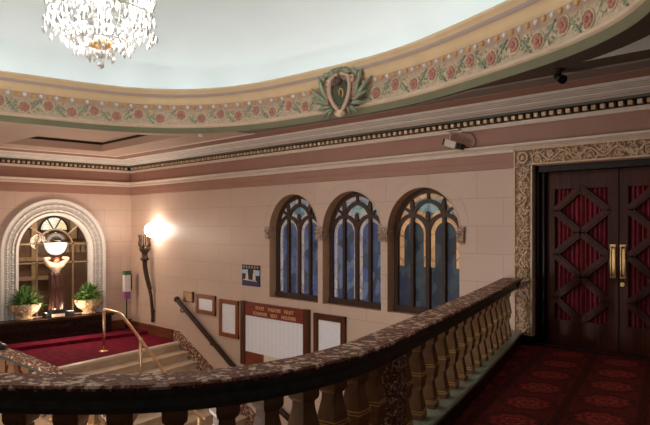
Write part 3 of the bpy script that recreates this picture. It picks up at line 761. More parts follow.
# brass handrail in the middle of the stair
h = thing('handrail', 'brass tube handrail on posts in the middle of the marble stair', 'handrail', (-13.3, 6.22, ZL))
y = 6.22
P = [(-13.3, y, -0.20), (-12.72, y, -0.20), (-12.55, y, -0.225), (-12.3, y, -0.33), (-11.68, y, -0.65), (-10.72, y, -1.17), (-9.9, y, -1.60), (-9.4, y, -1.74)]
b = MB(); b.tube(smooth_curve(P, 4), 0.032, 10); b.build('rail', M['brassrail'], h)
for x, z0, z1 in ((-13.3, ZL+0.01, -0.20), (-11.68, ZL-RISE*4, -0.65), (-9.6, ZL-RISE*9, -1.70)):
    b = MB(); b.tube([(x, y, z0), (x, y, z1)], 0.032, 10); pp = b.build('post', M['brassrail'], h)
    b = MB(); b.lathe([(0.10, 0), (0.10, 0.012), (0.045, 0.03)], (x, y, z0), 16); b.build('foot_flange', M['brassrail'], pp)
b = MB(); b.ball((-11.68, y, -0.65), 0.05); b.build('tee_joint', M['brassrail'], h)
# timber wall handrail
h = thing('handrail', 'dark timber wall handrail running down the stair under the plaque', 'handrail', (-13.34, YB, -0.12))
b = MB(); b.tube([(-13.16, YB-0.11, -0.11), (-13.14, YB-0.11, -0.12), (-11.0, YB-0.11, -1.297), (-8.6, YB-0.11, -2.25)], 0.055, 10, 0); b.ball((-13.16, YB-0.11, -0.11), 0.075); b.build('rail', M['darkwood'], h)
b = MB()
b.prism([(-13.12, YB-0.03, -0.20), (-11.0, YB-0.03, -1.377), (-8.6, YB-0.03, -2.33), (-8.6, YB-0.03, -2.41), (-11.0, YB-0.03, -1.457), (-13.12, YB-0.03, -0.28)], (0, 0.028, 0)); b.build('backing_strip', M['framewood'], h)
for x, z in ((-13.0, -0.29), (-11.8, -0.895), (-10.4, -1.535), (-9.2, -2.01)):
    b = MB(); b.tube([(x, YB-0.01, z-0.10), (x, YB-0.09, z-0.10), (x, YB-0.11, z-0.02)], 0.014, 6); b.build('bracket', M['blackmetal'], h)

# ------------------------------------------------------------------ arched opening on the left wall
b = MB(); AO = 1.235
def barA(b, pts, w, x0, x1, m=0, closed=False):
    P = [Vector((p[0], p[1])) for p in pts]; l = offset2(P, w/2, closed); r = offset2(P, -w/2, closed)
    rows = [[(x0, q.x, q.y) for q in l], [(x0, q.x, q.y) for q in r], [(x1, q.x, q.y) for q in r], [(x1, q.x, q.y) for q in l]]
    rows.append(rows[0]); b.grid(rows, m, closed)
def archA(hw, n=32): return [(AY-hw, AZ0)]+[(AY-hw*math.cos(PI*i/n), AZS+hw*math.sin(PI*i/n)) for i in range(n+1)]+[(AY+hw, AZ0)]
barA(b, archA(1.04), 0.30, XA-0.02, XA+0.05, 0)
barA(b, archA(1.205), 0.07, XA-0.02, XA+0.075, 1); barA(b, archA(0.885), 0.06, XA-0.14, XA+0.075, 1)
for q in range(90):
    a = PI*q/89; 
    for rr in (0.98, 1.10):
        b.ball((XA+0.05, AY-rr*math.cos(a), AZS+rr*math.sin(a)), (0.018, 0.022+0.02*(q % 3 == 0), 0.022+0.02*(q % 4 == 0)), 2, 6, 4)
for q in range(26):
    for sy in (-1, 1):
        for rr in (0.98, 1.10): b.ball((XA+0.05, AY+sy*rr, AZ0+0.06*q), (0.018, 0.022+0.02*(q % 3 == 0), 0.026), 2, 6, 4)
M['archrel'] = plain('plaster_ornament_warm', rgb(216, 206, 196), 0.45)
w4 = b.build('window_4', [M['archgrey'], M['archwhite'], M['archrel']], kind='structure')
b = MB(); xg = XA-0.10
for yy in (5.68, 6.54): barA(b, [(yy, AZ0), (yy, 1.09)], 0.035, xg-0.02, xg+0.02)
for zz in (0.72, 1.17): barA(b, [(AY-AHW, zz), (AY+AHW, zz)], 0.035, xg-0.02, xg+0.02)
barA(b, [(6.11-0.43*math.cos(PI*i/16), 1.09+0.43*math.sin(PI*i/16)) for i in range(17)], 0.04, xg-0.02, xg+0.02)
for a in (45, 135): barA(b, [(6.11+0.43*math.cos(math.radians(a)), 1.09+0.43*math.sin(math.radians(a))), (AY+0.86*math.cos(math.radians(a)), AZS+0.86*math.sin(math.radians(a)))], 0.03, xg-0.02, xg+0.02)
b.build('muntin_grid', M['muntin'], w4)
b = MB(); b.prism([(xg-0.004, p[0], p[1]) for p in arch(AY, AHW, AZ0, AZS)], (-0.006, 0, 0)); b.build('glass_pane', M['pane'], w4)
# the dim hall beyond the panes
XF = XA-3.2
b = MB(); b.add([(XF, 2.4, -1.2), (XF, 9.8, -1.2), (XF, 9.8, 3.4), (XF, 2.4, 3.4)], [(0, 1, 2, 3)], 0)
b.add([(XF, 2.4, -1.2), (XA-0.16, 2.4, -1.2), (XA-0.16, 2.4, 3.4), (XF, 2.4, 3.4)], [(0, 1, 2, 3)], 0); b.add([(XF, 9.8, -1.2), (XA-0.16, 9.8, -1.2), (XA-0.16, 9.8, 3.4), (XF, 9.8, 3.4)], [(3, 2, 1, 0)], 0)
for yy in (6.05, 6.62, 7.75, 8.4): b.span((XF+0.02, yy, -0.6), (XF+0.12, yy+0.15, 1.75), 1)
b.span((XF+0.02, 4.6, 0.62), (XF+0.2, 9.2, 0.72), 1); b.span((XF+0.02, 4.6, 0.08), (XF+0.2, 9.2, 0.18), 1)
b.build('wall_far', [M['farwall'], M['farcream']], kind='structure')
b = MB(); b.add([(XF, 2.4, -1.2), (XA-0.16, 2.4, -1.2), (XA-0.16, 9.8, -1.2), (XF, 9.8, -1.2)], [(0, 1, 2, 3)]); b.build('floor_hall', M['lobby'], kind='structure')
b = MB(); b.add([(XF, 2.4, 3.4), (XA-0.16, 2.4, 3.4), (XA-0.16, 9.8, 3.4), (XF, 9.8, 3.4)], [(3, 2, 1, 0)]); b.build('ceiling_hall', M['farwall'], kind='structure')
k = 5
for yc, zc, r in ((7.26, 1.47, 0.40), (6.55, 1.58, 0.2), (8.05, 1.58, 0.2)):
    b = MB(); b.prism([(XF+0.03, yc+r*math.cos(PI*i/16), zc+r*math.sin(PI*i/16)) for i in range(17)], (0.03, 0, 0)); fw_ = b.build('window_%d' % k, M['fan'], kind='structure'); k += 1
    b = MB(); barA(b, [(yc+r*math.cos(PI*i/16), zc+r*math.sin(PI*i/16)) for i in range(17)], 0.05, XF+0.03, XF+0.09); barA(b, [(yc-r, zc), (yc+r, zc)], 0.04, XF+0.03, XF+0.09)
    for a in (60, 120): barA(b, [(yc, zc), (yc+r*math.cos(math.radians(a)), zc+r*math.sin(math.radians(a)))], 0.03, XF+0.03, XF+0.09)
    b.build('glazing_bars', M['tracery'], fw_)
hb = thing('balustrade', 'row of pale balusters seen through the arched panes, in the hall behind the globe lamp', 'balustrade', (XF+0.5, 7.9, -1.2))
b = MB(); b.span((XF+0.4, 7.1, 1.17), (XF+0.56, 9.3, 1.24)); b.build('top_rail', M['framedark'], hb)
b = MB(); b.span((XF+0.4, 7.1, -1.2), (XF+0.56, 9.3, 0.85)); b.build('base_wall', M['farwall'], hb)
for q in range(14):
    b = MB(); yy = 7.18+q*0.15; sqloft(b, [(0.045, 0), (0.03, 0.1), (0.04, 0.2), (0.04, 0.33)], 0, (XF+0.48, yy, 0.85)); b.build('baluster', M['farcream'], hb)

# console under the arch
XC = XA+0.42
cn = thing('console', 'long dark carved wood console under the arched opening', 'console', (XA+0.2, 5.6, ZL+0.09))
b = MB(); b.span((XA+0.01, 2.6, ZL+0.13), (XC, 7.30, AZ0-0.06)); b.build('body', M['bench'], cn)
b = MB(); b.span((XA+0.01, 2.55, AZ0-0.06), (XC+0.05, 7.34, AZ0-0.005)); b.build('counter_top', M['darkwood'], cn)
b = MB(); b.span((XA+0.01, 2.58, ZL+0.09), (XC+0.03, 7.32, ZL+0.17)); b.build('plinth', M['bench'], cn)
for q in range(5):
    y0 = 2.75+q*0.91
    b = MB(); b.span((XC, y0, ZL+0.24), (XC+0.015, y0+0.80, AZ0-0.12)); f = b.build('front_panel', M['bench'], cn)
    b = MB()
    for j in range(10): b.tube([(XC+0.018, y0+0.04+0.072*j, ZL+0.27), (XC+0.018, y0+0.10+0.072*j, AZ0-0.15)], 0.006, 4); b.tube([(XC+0.018, y0+0.10+0.072*j, ZL+0.27), (XC+0.018, y0+0.04+0.072*j, AZ0-0.15)], 0.006, 4)
    b.build('lattice_carving', M['darkwood'], f)

# statue holding a globe lamp
XS, YSX = XA+0.22, 6.00
ZT = AZ0
s_ = thing('statue', 'statue of a bare-torsoed figure in a dark draped skirt raising a lit globe lamp', 'statue', (XS, YSX, ZT))
b = MB(); b.span((XS-0.16, YSX-0.22, ZT), (XS+0.19, YSX+0.22, ZT+0.10)); b.span((XS-0.13, YSX-0.19, ZT+0.10), (XS+0.14, YSX+0.19, ZT+0.18)); b.build('plinth', M['black'], s_)
b = MB(); b.span((XS+0.19, YSX-0.16, ZT+0.02), (XS+0.20, YSX+0.14, ZT+0.09)); b.build('title_plate', M['card'], s_)
me = bpy.data.meshes.new('body')
J = [((0, 0, 0.98), 0.105), ((0.0, 0, 1.10), 0.10), ((0.01, 0, 1.24), 0.135), ((0, 0, 1.36), 0.115), ((0, 0, 1.42), 0.05), ((0.02, 0, 1.47), 0.055), ((0.03, 0.005, 1.54), 0.08), ((0.03, 0.005, 1.60), 0.06),
     ((0, 0.17, 1.38), 0.066), ((0.06, 0.29, 1.62), 0.056), ((0.04, 0.22, 1.60), 0.042), ((0.02, 0.13, 1.62), 0.034),
     ((0, -0.17, 1.38), 0.066), ((0.06, -0.29, 1.62), 0.056), ((0.04, -0.22, 1.60), 0.042), ((0.02, -0.13, 1.62), 0.034)]
ED = [(0, 1), (1, 2), (2, 3), (3, 4), (4, 5), (5, 6), (6, 7), (3, 8), (8, 9), (9, 10), (10, 11), (3, 12), (12, 13), (13, 14), (14, 15)]
KZ = 0.87
def up(z): return z if z < 0.98 else 1.14+(z-0.98)*0.72
me.from_pydata([(p[0], p[1], up(p[2])*KZ) for p, r in J], ED, [])
bo = bpy.data.objects.new('body', me); COL.objects.link(bo); bo.parent = s_; WL[bo.name] = Vector((XS, YSX, ZT))
md = bo.modifiers.new('skin', 'SKIN'); 
if not me.skin_vertices: me.attributes.new('skin', 'FLOAT', 'POINT')
for i, (p, r) in enumerate(J): me.skin_vertices[0].data[i].radius = (r, r)
me.skin_vertices[0].data[0].use_root = True
md.use_smooth_shade = True
sd = bo.modifiers.new('subd', 'SUBSURF'); sd.levels = 1; sd.render_levels = 1
me.materials.append(M['skin'])
def at(x, y, z): return (XS+x, YSX+y, ZT+up(z)*KZ)
b = MB(); b.ball(at(0.005, 0.01, 1.56), (0.085, 0.088, 0.085), 0, 12, 8); b.ball(at(-0.05, 0.03, 1.50), (0.06, 0.07, 0.06), 0, 10, 6)
b.build('hair', M['hair'], s_)
b = MB(); b.ball(at(0.112, 0.005, 1.535), (0.016, 0.011, 0.02), 0, 6, 4); b.ball(at(0.105, 0.005, 1.495), (0.008, 0.02, 0.006), 0, 6, 4)
for sy in (-1, 1): b.ball(at(0.10, 0.005+sy*0.03, 1.555), (0.008, 0.013, 0.007), 0, 6, 4)
b.build('face', M['skin'], s_)
b = MB(); rows = []
for i in range(14):
    f = i/13; z = 0.205+f*(0.979-0.205); base_r = (0.145-0.10*abs(f-0.62)*0.9) if f > 0.25 else 0.135+0.03*(0.25-f)
    if f > 0.9: base_r = 0.115
    zz = 0.205+f*(1.20-0.205); base_r *= 1.15
    rows.append([(lambda q: (q[0], q[1], ZT+zz*KZ))(at((base_r*0.82*(1+0.10*math.sin(7*a+f*3)))*math.cos(a), (base_r*(1+0.10*math.sin(7*a+f*3)))*math.sin(a)+0.02*math.sin(f*4), z)) for a in [2*PI*k/42 for k in range(42)]])
b.grid(rows, 0, True, True); b.add(rows[-1], [tuple(range(42))]); b.build('draped_skirt', M['skirt'], s_)
b = MB()
for sy in (-1, 1): b.ball((XS+0.08, YSX+sy*0.06, ZT+0.2), (0.07, 0.035, 0.025), 0, 8, 5)
b.build('feet', M['skin'], s_)
b = MB(); zg = 1.20; b.lathe([(0.03, -0.285), (0.10, -0.27), (0.17, -0.225), (0.22, -0.15), (0.25, -0.06), (0.255, 0.0), (0.24, 0.0)], (XS, YSX, zg), 28); gl_ = b.build('globe_lamp', M['globe'], s_)
b = MB(); b.lathe([(0.25, 0.004), (0.235, 0.09), (0.18, 0.18), (0.10, 0.235), (0.02, 0.25)], (XS, YSX, zg), 28); b.build('clear_dome', M['pane'], gl_)
b = MB(); b.lathe([(0.05, 0.0), (0.09, 0.03), (0.12, 0.05)], (XS, YSX, zg-0.335), 16); b.build('globe_holder', M['skirt'], s_)

# urns with ferns either side
def urn(y, label, lab2, rr):
    u = thing('planter_urn', label, 'planter', (XA+0.22, y, ZT), 'urns of fern on the console')
    b = MB(); n = 32; rows = []
    for r, z in ((0.17, 0.0), (0.18, 0.04), (0.13, 0.07), (0.18, 0.11), (0.29, 0.19), (0.34, 0.28), (0.36, 0.34), (0.37, 0.36), (0.32, 0.36), (0.22, 0.30)):
        rows.append([(XA+0.22+0.5*r*(1+0.05*math.sin(k*PI/2*1.0))*math.cos(2*PI*k/n), y+r*(1+0.05*math.sin(k*PI/2))*math.sin(2*PI*k/n), ZT+z) for k in range(n)])
    b.grid(rows, 0, True, True); b.add(rows[0], [tuple(range(n-1, -1, -1))]); b.add(rows[-1], [tuple(range(n))])
    b.build('urn', M['urn'], u)
    rnd = random.Random(rr); b = MB()
    for q in range(330):
        a = rnd.uniform(0, 2*PI); el = rnd.uniform(0.05, 1.45); L = rnd.uniform(0.28, 0.52)
        p0 = Vector((XA+0.24, y, ZT+0.34)); dr = Vector((0.55*math.cos(a)*math.cos(el), math.sin(a)*math.cos(el), math.sin(el)))
        mid = p0+dr*L*0.6; tip = p0+dr*L+Vector((0, 0, -0.10*(1.6-el))); w = rnd.uniform(0.018, 0.03); sd_ = Vector((-math.sin(a), math.cos(a), rnd.uniform(-.4, .4)))*w
        if mid.x < XA+0.03: mid.x = XA+0.03
        if tip.x < XA+0.03: tip.x = XA+0.03
        for k in range(4):
            f = 0.35+0.16*k; c = p0.lerp(mid, f/0.6) if f < 0.6 else mid.lerp(tip, (f-0.6)/0.4); s2 = sd_*2.2*(1.1-f)
            b.add([c-s2*0.1, c+s2+dr*0.03, c+dr*0.07, c-s2+dr*0.03], [(0, 1, 2, 3)], q % 2)
        b.add([p0, mid-sd_*0.5, tip, mid+sd_*0.5], [(0, 1, 2, 3)], q % 2)
    b.build('fern', [M['foliage'], M['foliage2']], u)
urn(5.31, 'gilded urn of green fern left of the globe-bearing statue', '', 3)
urn(6.80, 'gilded urn of green fern right of the globe-bearing statue', '', 5)
for y0, y1, lab in ((5.715, 5.775, 'small black lamp box on the console, left of the statue plinth'), (6.225, 6.375, 'small black lamp box on the console, right of the statue plinth')):
    t_ = thing('lamp_box', lab, 'lamp', (XA+0.26, (y0+y1)/2, ZT), 'small lamp boxes on the console')
    b = MB(); b.span((XA+0.16, y0, ZT), (XA+0.40, y1, ZT+0.12)); b.build('housing', M['black'], t_)
    b = MB(); b.span((XA+0.22, y0+0.01, ZT+0.12), (XA+0.34, y1-0.01, ZT+0.125)); b.build('lens', M['white'], t_)
for y0 in (5.5, 6.62):
    L = bpy.data.lights.new('uplight', 'POINT'); L.energy = 10; L.color = (1, 0.82, 0.6); L.shadow_soft_size = 0.03
    o = bpy.data.objects.new('uplight', L); COL.objects.link(o); o.location = (XA+0.47, y0+(0.2 if y0 < 6 else -0.2), ZT+0.18)

# hand sanitiser dispenser on a stand in the corner
px, py = XA+0.34, 7.74
t_ = thing('dispenser_stand', 'white and purple hand sanitiser dispenser on a slim stand in the landing corner', 'dispenser', (px, py, ZL+0.09))
b = MB(); b.lathe([(0.17, 0), (0.17, 0.015), (0.03, 0.03)], (px, py, ZL+0.09), 20); b.tube([(px, py, ZL+0.1), (px, py, -0.22)], 0.016, 8); b.build('stand', M['blackmetal'], t_)
b = MB(); b.span((px-0.02, py-0.10, -0.06), (px+0.10, py+0.06, 0.36)); b.build('dispenser_body', M['white'], t_)
b = MB(); b.span((px-0.07, py+0.06, -0.02), (px+0.09, py+0.10, 0.40)); b.build('back_plate', M['blackmetal'], t_)
b = MB(); b.span((px-0.03, py-0.10, 0.36), (px+0.10, py+0.07, 0.46)); b.build('green_cap', M['dispgreen'], t_)
b = MB(); b.span((px-0.02, py-0.10, -0.24), (px+0.09, py+0.06, -0.06)); b.build('purple_label', M['dispurple'], t_)

# ------------------------------------------------------------------ torch sconce on the window-side wall
x0 = -14.42
t_ = thing('torch_sconce', 'tall bronze torch wall sconce with a glowing globe near the corner', 'wall lamp', (x0, YB, -0.72))
pth = smooth_curve([(x0+0.02, YB-0.05, -0.72), (x0+0.02, YB-0.06, -0.45), (x0+0.0, YB-0.09, -0.1), (x0-0.10, YB-0.13, 0.25), (x0-0.16, YB-0.16, 0.55), (x0-0.15, YB-0.18, 0.80)], 6)
b = MB(); b.tube(pth, [0.035+0.02*i/len(pth) for i in range(len(pth))], 8); b.tube([p+Vector((0.09, 0, 0.02)) for p in pth[14:]], 0.025, 6)
b.ball((x0+0.02, YB-0.05, -0.50), (0.06, 0.05, 0.05)); b.ball((x0+0.02, YB-0.05, -0.72), (0.045, 0.045, 0.07)); b.build('stem', M['iron'], t_)
b = MB(); b.lathe([(0.05, 0), (0.12, 0.06), (0.08, 0.10), (0.07, 0.2), (0.14, 0.30), (0.12, 0.36), (0.05, 0.40)], (x0-0.13, YB-0.18, 0.72), 12); b.build('cup', M['iron'], t_)
b = MB()
for k in range(8):
    a = 2*PI*k/8; cx_, cy_ = x0-0.12, YB-0.19
    b.tube(smooth_curve([(cx_+0.05*math.cos(a), cy_+0.05*math.sin(a), 1.05), (cx_+0.17*math.cos(a), cy_+0.13*math.sin(a), 1.12), (cx_+0.15*math.cos(a), cy_+0.12*math.sin(a), 1.28), (cx_+0.19*math.cos(a), cy_+0.14*math.sin(a), 1.38)], 4), 0.018, 5)
b.build('leaf_crown', M['iron'], t_)
b = MB(); b.ball((x0+0.20, YB-0.19, 1.50), (0.155, 0.155, 0.17), 0, 20, 12); b.build('globe_shade', M['sconceglow'], t_)

# ------------------------------------------------------------------ notices on the wall
def frame(name, x0, x1, z0, z1, w, label, mat, pmat, group=None, cat='notice frame'):
    t = thing(name, label, cat, ((x0+x1)/2, YB, z0), group)
    b = MB(); y0, y1 = YB-0.05, YB-0.001
    b.span((x0, y0, z0), (x0+w, y1, z1)); b.span((x1-w, y0, z0), (x1, y1, z1)); b.span((x0, y0+0.005, z1-w), (x1, y1, z1)); b.span((x0, y0+0.005, z0), (x1, y1, z0+w)); b.build('frame', mat, t)
    b = MB(); b.span((x0+w*0.8, YB-0.022, z0+w*0.8), (x1-w*0.8, YB-0.002, z1-w*0.8)); b.build('backing', M['card'], t)
    b = MB(); b.span((x0+w+0.01, YB-0.026, z0+w+0.01), (x1-w-0.01, YB-0.0225, z1-w-0.01)); b.build('paper', pmat, t)
    return t
frame('notice_frame', -12.47, -11.72, -0.36, 0.07, 0.085, 'small landscape timber-framed notice beside the plaque', M['framewood'], M['paper'], 'framed notices on the stair wall')
frame('notice_frame', -11.56, -10.88, -0.76, 0.03, 0.085, 'portrait timber-framed notice left of the large names board', M['framewood'], M['paper'], 'framed notices on the stair wall')
frame('notice_frame', -8.57, -7.77, -1.0, 0.02, 0.11, 'dark timber-framed notice right of the large names board', M['framedark'], M['paper'], 'framed notices on the stair wall')
t_ = thing('names_board', 'large red timber honour board with gold lettering over a white list of names', 'notice board', (-9.72, YB, -1.24))
X0, X1 = -10.76, -8.69
for xa in (X0, X1-0.14):
    b = MB(); b.span((xa, YB-0.07, -1.24), (xa+0.14, YB-0.001, 0.06)); b.build('side_post', M['framedark'], t_)
b = MB(); b.span((X0+0.14, YB-0.055, -0.22), (X1-0.14, YB-0.001, 0.05)); b.build('header', M['header'], t_)
b = MB(); b.span((X0+0.14, YB-0.04, -0.96), (X1-0.14, YB-0.001, -0.22)); b.build('names_list', M['list'], t_)
b = MB(); b.span((X0+0.14, YB-0.05, -1.24), (X0+0.72, YB-0.001, -0.96)); b.build('lower_panel', M['header'], t_)
b = MB(); b.span((X0+0.72, YB-0.03, -1.24), (X1-0.14, YB-0.001, -0.96)); b.build('lower_card', M['card'], t_)
def text(name, body, x, z, size, y, mat, parent, ax=1.0):
    cu = bpy.data.curves.new(name, 'FONT'); cu.body = body; cu.size = size; cu.align_x = 'CENTER'; cu.extrude = 0.003; cu.space_character = 1.05
    o = bpy.data.objects.new(name, cu); COL.objects.link(o)
    bpy.context.view_layer.update()
    dg = bpy.context.evaluated_depsgraph_get(); me = bpy.data.meshes.new_from_object(o.evaluated_get(dg))
    bpy.data.objects.remove(o); bpy.data.curves.remove(cu)
    R = Matrix.Translation(Vector((x, y, z))-WL[parent.name]) @ Matrix.Rotation(PI/2, 4, 'X') @ Matrix.Diagonal((ax, 1, 1, 1)); me.transform(R)
    me.materials.clear(); me.materials.append(mat)
    for p in me.polygons: p.material_index = 0
    o = bpy.data.objects.new(name, me); COL.objects.link(o); o.parent = parent; WL[o.name] = WL[parent.name]; return o
for wd, xw, zw in (('STATE', -10.13, -0.075), ('THEATRE', -9.68, -0.075), ('TRUST', -9.25, -0.075), ('FOUNDER', -10.12, -0.185), ('SEAT', -9.68, -0.185), ('HOLDERS', -9.25, -0.185)):
    text('lettering', wd, xw, zw, 0.095, YB-0.058, M['lettergold'], t_, 0.98)
t_ = thing('plaque', 'small square bronze plaque at the top of the timber handrail', 'plaque', (-12.82, YB, -0.13))
b = MB(); b.span((-13.03, YB-0.02, -0.13), (-12.63, YB-0.001, 0.09)); b.build('plate', M['plaque'], t_)
b = MB(); b.span((-12.63, YB-0.05, -0.145), (-12.60, YB-0.001, 0.10)); b.span((-13.03, YB-0.03, -0.145), (-12.62, YB-0.001, -0.13)); b.build('edge_strip', M['framedark'], t_)
# poster
X0, X1, Z0, Z1 = -10.77, -10.18, 0.375, 0.805
t_ = thing('poster', 'black and purple poster with two pale figures, on the wall left of the windows', 'poster', ((X0+X1)/2, YB, Z0))
b = MB(); b.span((X0, YB-0.015, Z0), (X1, YB-0.001, Z1)); b.build('sheet', M['black'], t_)
b = MB(); yq = YB-0.0165
b.add([(X0+0.02, yq, Z0+0.01), (X1-0.02, yq, Z0+0.01), (X1-0.06, yq, Z0+0.12), (X0+0.02, yq, Z0+0.12)], [(0, 1, 2, 3)], 0)
b.add([(X0, yq, Z0+0.25), (X0+0.14, yq, Z0+0.25), (X0+0.14, yq, Z0+0.33), (X0, yq, Z0+0.33)], [(0, 1, 2, 3)], 1); b.add([(X1-0.16, yq, Z0+0.22), (X1-0.01, yq, Z0+0.22), (X1-0.01, yq, Z0+0.33), (X1-0.16, yq, Z0+0.33)], [(0, 1, 2, 3)], 1)
for fx in (0.17, 0.41):
    b.ball((X0+fx, yq, Z0+0.31), (0.03, 0.001, 0.03), 2, 10, 6); b.add([(X0+fx-0.055, yq-0.001, Z0+0.13), (X0+fx+0.05, yq-0.001, Z0+0.13), (X0+fx+0.03, yq-0.001, Z0+0.28), (X0+fx-0.035, yq-0.001, Z0+0.28)], [(0, 1, 2, 3)], 2)
for k in range(6): b.add([(X0+0.04+k*0.09, yq, Z0+0.36), (X0+0.09+k*0.09, yq, Z0+0.36), (X0+0.09+k*0.09, yq, Z0+0.41), (X0+0.04+k*0.09, yq, Z0+0.41)], [(0, 1, 2, 3)], 3)
b.add([(X0+0.05, yq-0.001, Z0+0.115), (X1-0.1, yq-0.001, Z0+0.10), (X1-0.05, yq-0.001, Z0+0.06), (X1-0.12, yq-0.001, Z0+0.12), (X0+0.05, yq-0.001, Z0+0.135)], [(0, 1, 2, 3, 4)], 2)
b.build('printed_picture', [M['purple'], M['printblue'], M['printskin'], M['printgrey']], t_)

# ------------------------------------------------------------------ cartouche on the rim
tc = 1.722
pc = rim_pt(tc); tg = (rim_pt(tc+0.01)-rim_pt(tc-0.01)).normalized(); tg = Vector((-tg.x, -tg.y, 0)); nn = Vector((tg.y, -tg.x, 0))
if nn.dot(Vector((CX-pc.x, CY-pc.y, 0))) < 0: nn = -nn
O = Vector((pc.x, pc.y, 3.665))+nn*0.07
cr = thing('cartouche', 'carved heraldic cartouche with shield and green acanthus leaves on the oval rim', 'ornament', tuple(O))
def cp(u, v, d=0.0): return O+tg*u+nn*d+Vector((0, 0, v*0.84))
b = MB(); pts = [cp(0.155*math.cos(a)*(1.0 if math.sin(a) > 0 else 0.9), 0.24*math.sin(a)-0.01, 0.05) for a in [2*PI*k/28 for k in range(28)]]
b.prism(pts, nn*0.02); b.build('shield', plain('shield_dark_green', rgb(70, 76, 58), 0.4, 0, 0.2, 20), cr)
b = MB(); b.tube([cp(0.02+0.05*math.cos(a)*(1-a/9), -0.03+0.085*math.sin(a), 0.075) for a in [0.35*k-1 for k in range(14)]], 0.012, 6); b.build('gold_charge', M['gold'], cr)
b = MB()
for sg in (-1, 1):
    b.tube(smooth_curve([cp(sg*0.03, 0.33, 0.07), cp(sg*0.17, 0.27, 0.08), cp(sg*0.21, 0.12, 0.08), cp(sg*0.20, -0.05, 0.08), cp(sg*0.13, -0.22, 0.07), cp(sg*0.05, -0.33, 0.06), cp(sg*0.02, -0.42, 0.05)], 5), [0.035]*25+[0.03]*6, 8)
    b.tube(smooth_curve([cp(sg*0.20, 0.13, 0.07), cp(sg*0.27, 0.18, 0.07), cp(sg*0.27, 0.25, 0.07), cp(sg*0.22, 0.25, 0.07)], 5), 0.022, 6)
    b.ball(cp(sg*0.06, -0.40, 0.06), (0.05, 0.05, 0.04))
b.build('scroll_frame', plain('cartouche_pink_cream', rgb(204, 174, 152), 0.45, 0, 0.15, 30), cr)
b = MB(); b.tube([cp(0.0+(0.10-0.012*k)*math.cos(0.55*k+2.2), 0.20+(0.10-0.012*k)*math.sin(0.55*k+2.2)*0.9, 0.09) for k in range(8)]+[cp(0, 0.2, 0.09)], 0.03, 8); b.ball(cp(0.0, 0.2, 0.09), 0.05); b.build('volute', plain('volute_brown', rgb(96, 80, 64), 0.4, 0, 0.2, 20), cr)
def leafblade(b, p0, p1, bend, w, m=0):
    a = Vector(p0); c = Vector(p1); L = c-a; side = L.cross(nn).normalized(); rows = []
    for i in range(7):
        f = i/6; q = a+L*f+nn*(0.05*math.sin(PI*f))+side*bend*f*f; ww = w*math.sin(PI*min(1, 0.12+0.88*f))**0.7*(1.0-0.25*(i % 2)); ww = max(ww, 0.004)
        rows.append([q-side*ww-nn*0.015, q-side*ww*0.5+nn*0.01, q+nn*0.022, q+side*ww*0.5+nn*0.01, q+side*ww-nn*0.015, q-nn*0.03])
    b.grid(rows, m, True, True); b.add(rows[0], [tuple(range(6))], m); b.add(rows[-1], [tuple(range(5, -1, -1))], m)
for sg in (-1, 1):
    b = MB()
    for p0, p1, bd, w in (((0.25, -0.16), (0.55, 0.36), -0.10*sg, 0.055), ((0.27, -0.16), (0.66, 0.12), -0.05*sg, 0.05), ((0.26, -0.10), (0.42, 0.16), -0.05*sg, 0.04), ((0.24, -0.2), (0.58, -0.06), 0, 0.045), ((0.2, -0.24), (0.50, -0.24), 0.03*sg, 0.045), ((0.18, -0.27), (0.38, -0.40), 0.03*sg, 0.04), ((0.15, -0.28), (0.25, -0.44), 0.02*sg, 0.032)):
        leafblade(b, cp(sg*p0[0], p0[1], 0.03), cp(sg*p1[0], p1[1], 0.06), bd, w)
    for k in range(7): b.ball(cp(sg*(0.27+0.015*(k % 2)), -0.16+0.05*k, 0.06), 0.026, 1, 6, 4)
    b.build('acanthus_leaf', [M['leaf'], M['rose']], cr)
b = MB()
for k in range(9):
    a = PI*(k+0.5)/9; leafblade(b, cp(0.10*math.cos(a), 0.31+0.02*math.sin(a), 0.05), cp(0.27*math.cos(a), 0.32+0.15*math.sin(a), 0.09), 0, 0.045)
for sg in (-1, 1): b.ball(cp(sg*0.29, 0.36, 0.07), (0.06, 0.05, 0.05)); b.ball(cp(sg*0.34, 0.29, 0.07), (0.045, 0.05, 0.05))
b.build('crest', M['leaf'], cr)
b = MB(); b.ball(cp(0, -0.40, 0.07), (0.06, 0.05, 0.06)); b.tube([cp(-0.10, -0.37, 0.06), cp(0, -0.43, 0.08), cp(0.10, -0.38, 0.06)], [0.02, 0.035, 0.02], 6); b.build('pendant', M['orange'], cr)

# ------------------------------------------------------------------ chandelier
HX, HY, ZB = -6.36, 2.94, 3.22
ch = thing('chandelier', 'large glittering crystal chandelier hanging from the white dome', 'chandelier', (HX, HY, ZB))
b = MB(); b.tube([(HX, HY, 4.7), (HX, HY, 6.25)], 0.015, 6); b.build('chain', M['brass'], ch)
b = MB(); b.lathe([(0.01, 3.32), (0.04, 3.36), (0.02, 3.42), (0.09, 3.46), (0.10, 3.50), (0.03, 3.56), (0.03, 3.8), (0.07, 3.9), (0.03, 4.0), (0.03, 4.5), (0.10, 4.6), (0.02, 4.75)], (HX, HY, 0), 14); b.build('centre_stem', M['crystal'], ch)
b = MB(); b.lathe([(0.02, 3.42), (0.10, 3.44), (0.12, 3.48), (0.06, 3.52)], (HX, HY, 0), 16); b.build('bottom_bowl', M['goldband'], ch)
b = MB(); b.ball((HX, HY, 3.25), 0.035); b.tube([(HX, HY, 3.27), (HX, HY, 3.34)], 0.008, 5); b.build('bottom_drop', M['crystal'], ch)
ring_r = [(0.26, 3.50), (0.50, 3.78), (0.42, 4.15), (0.22, 4.5)]
b = MB()
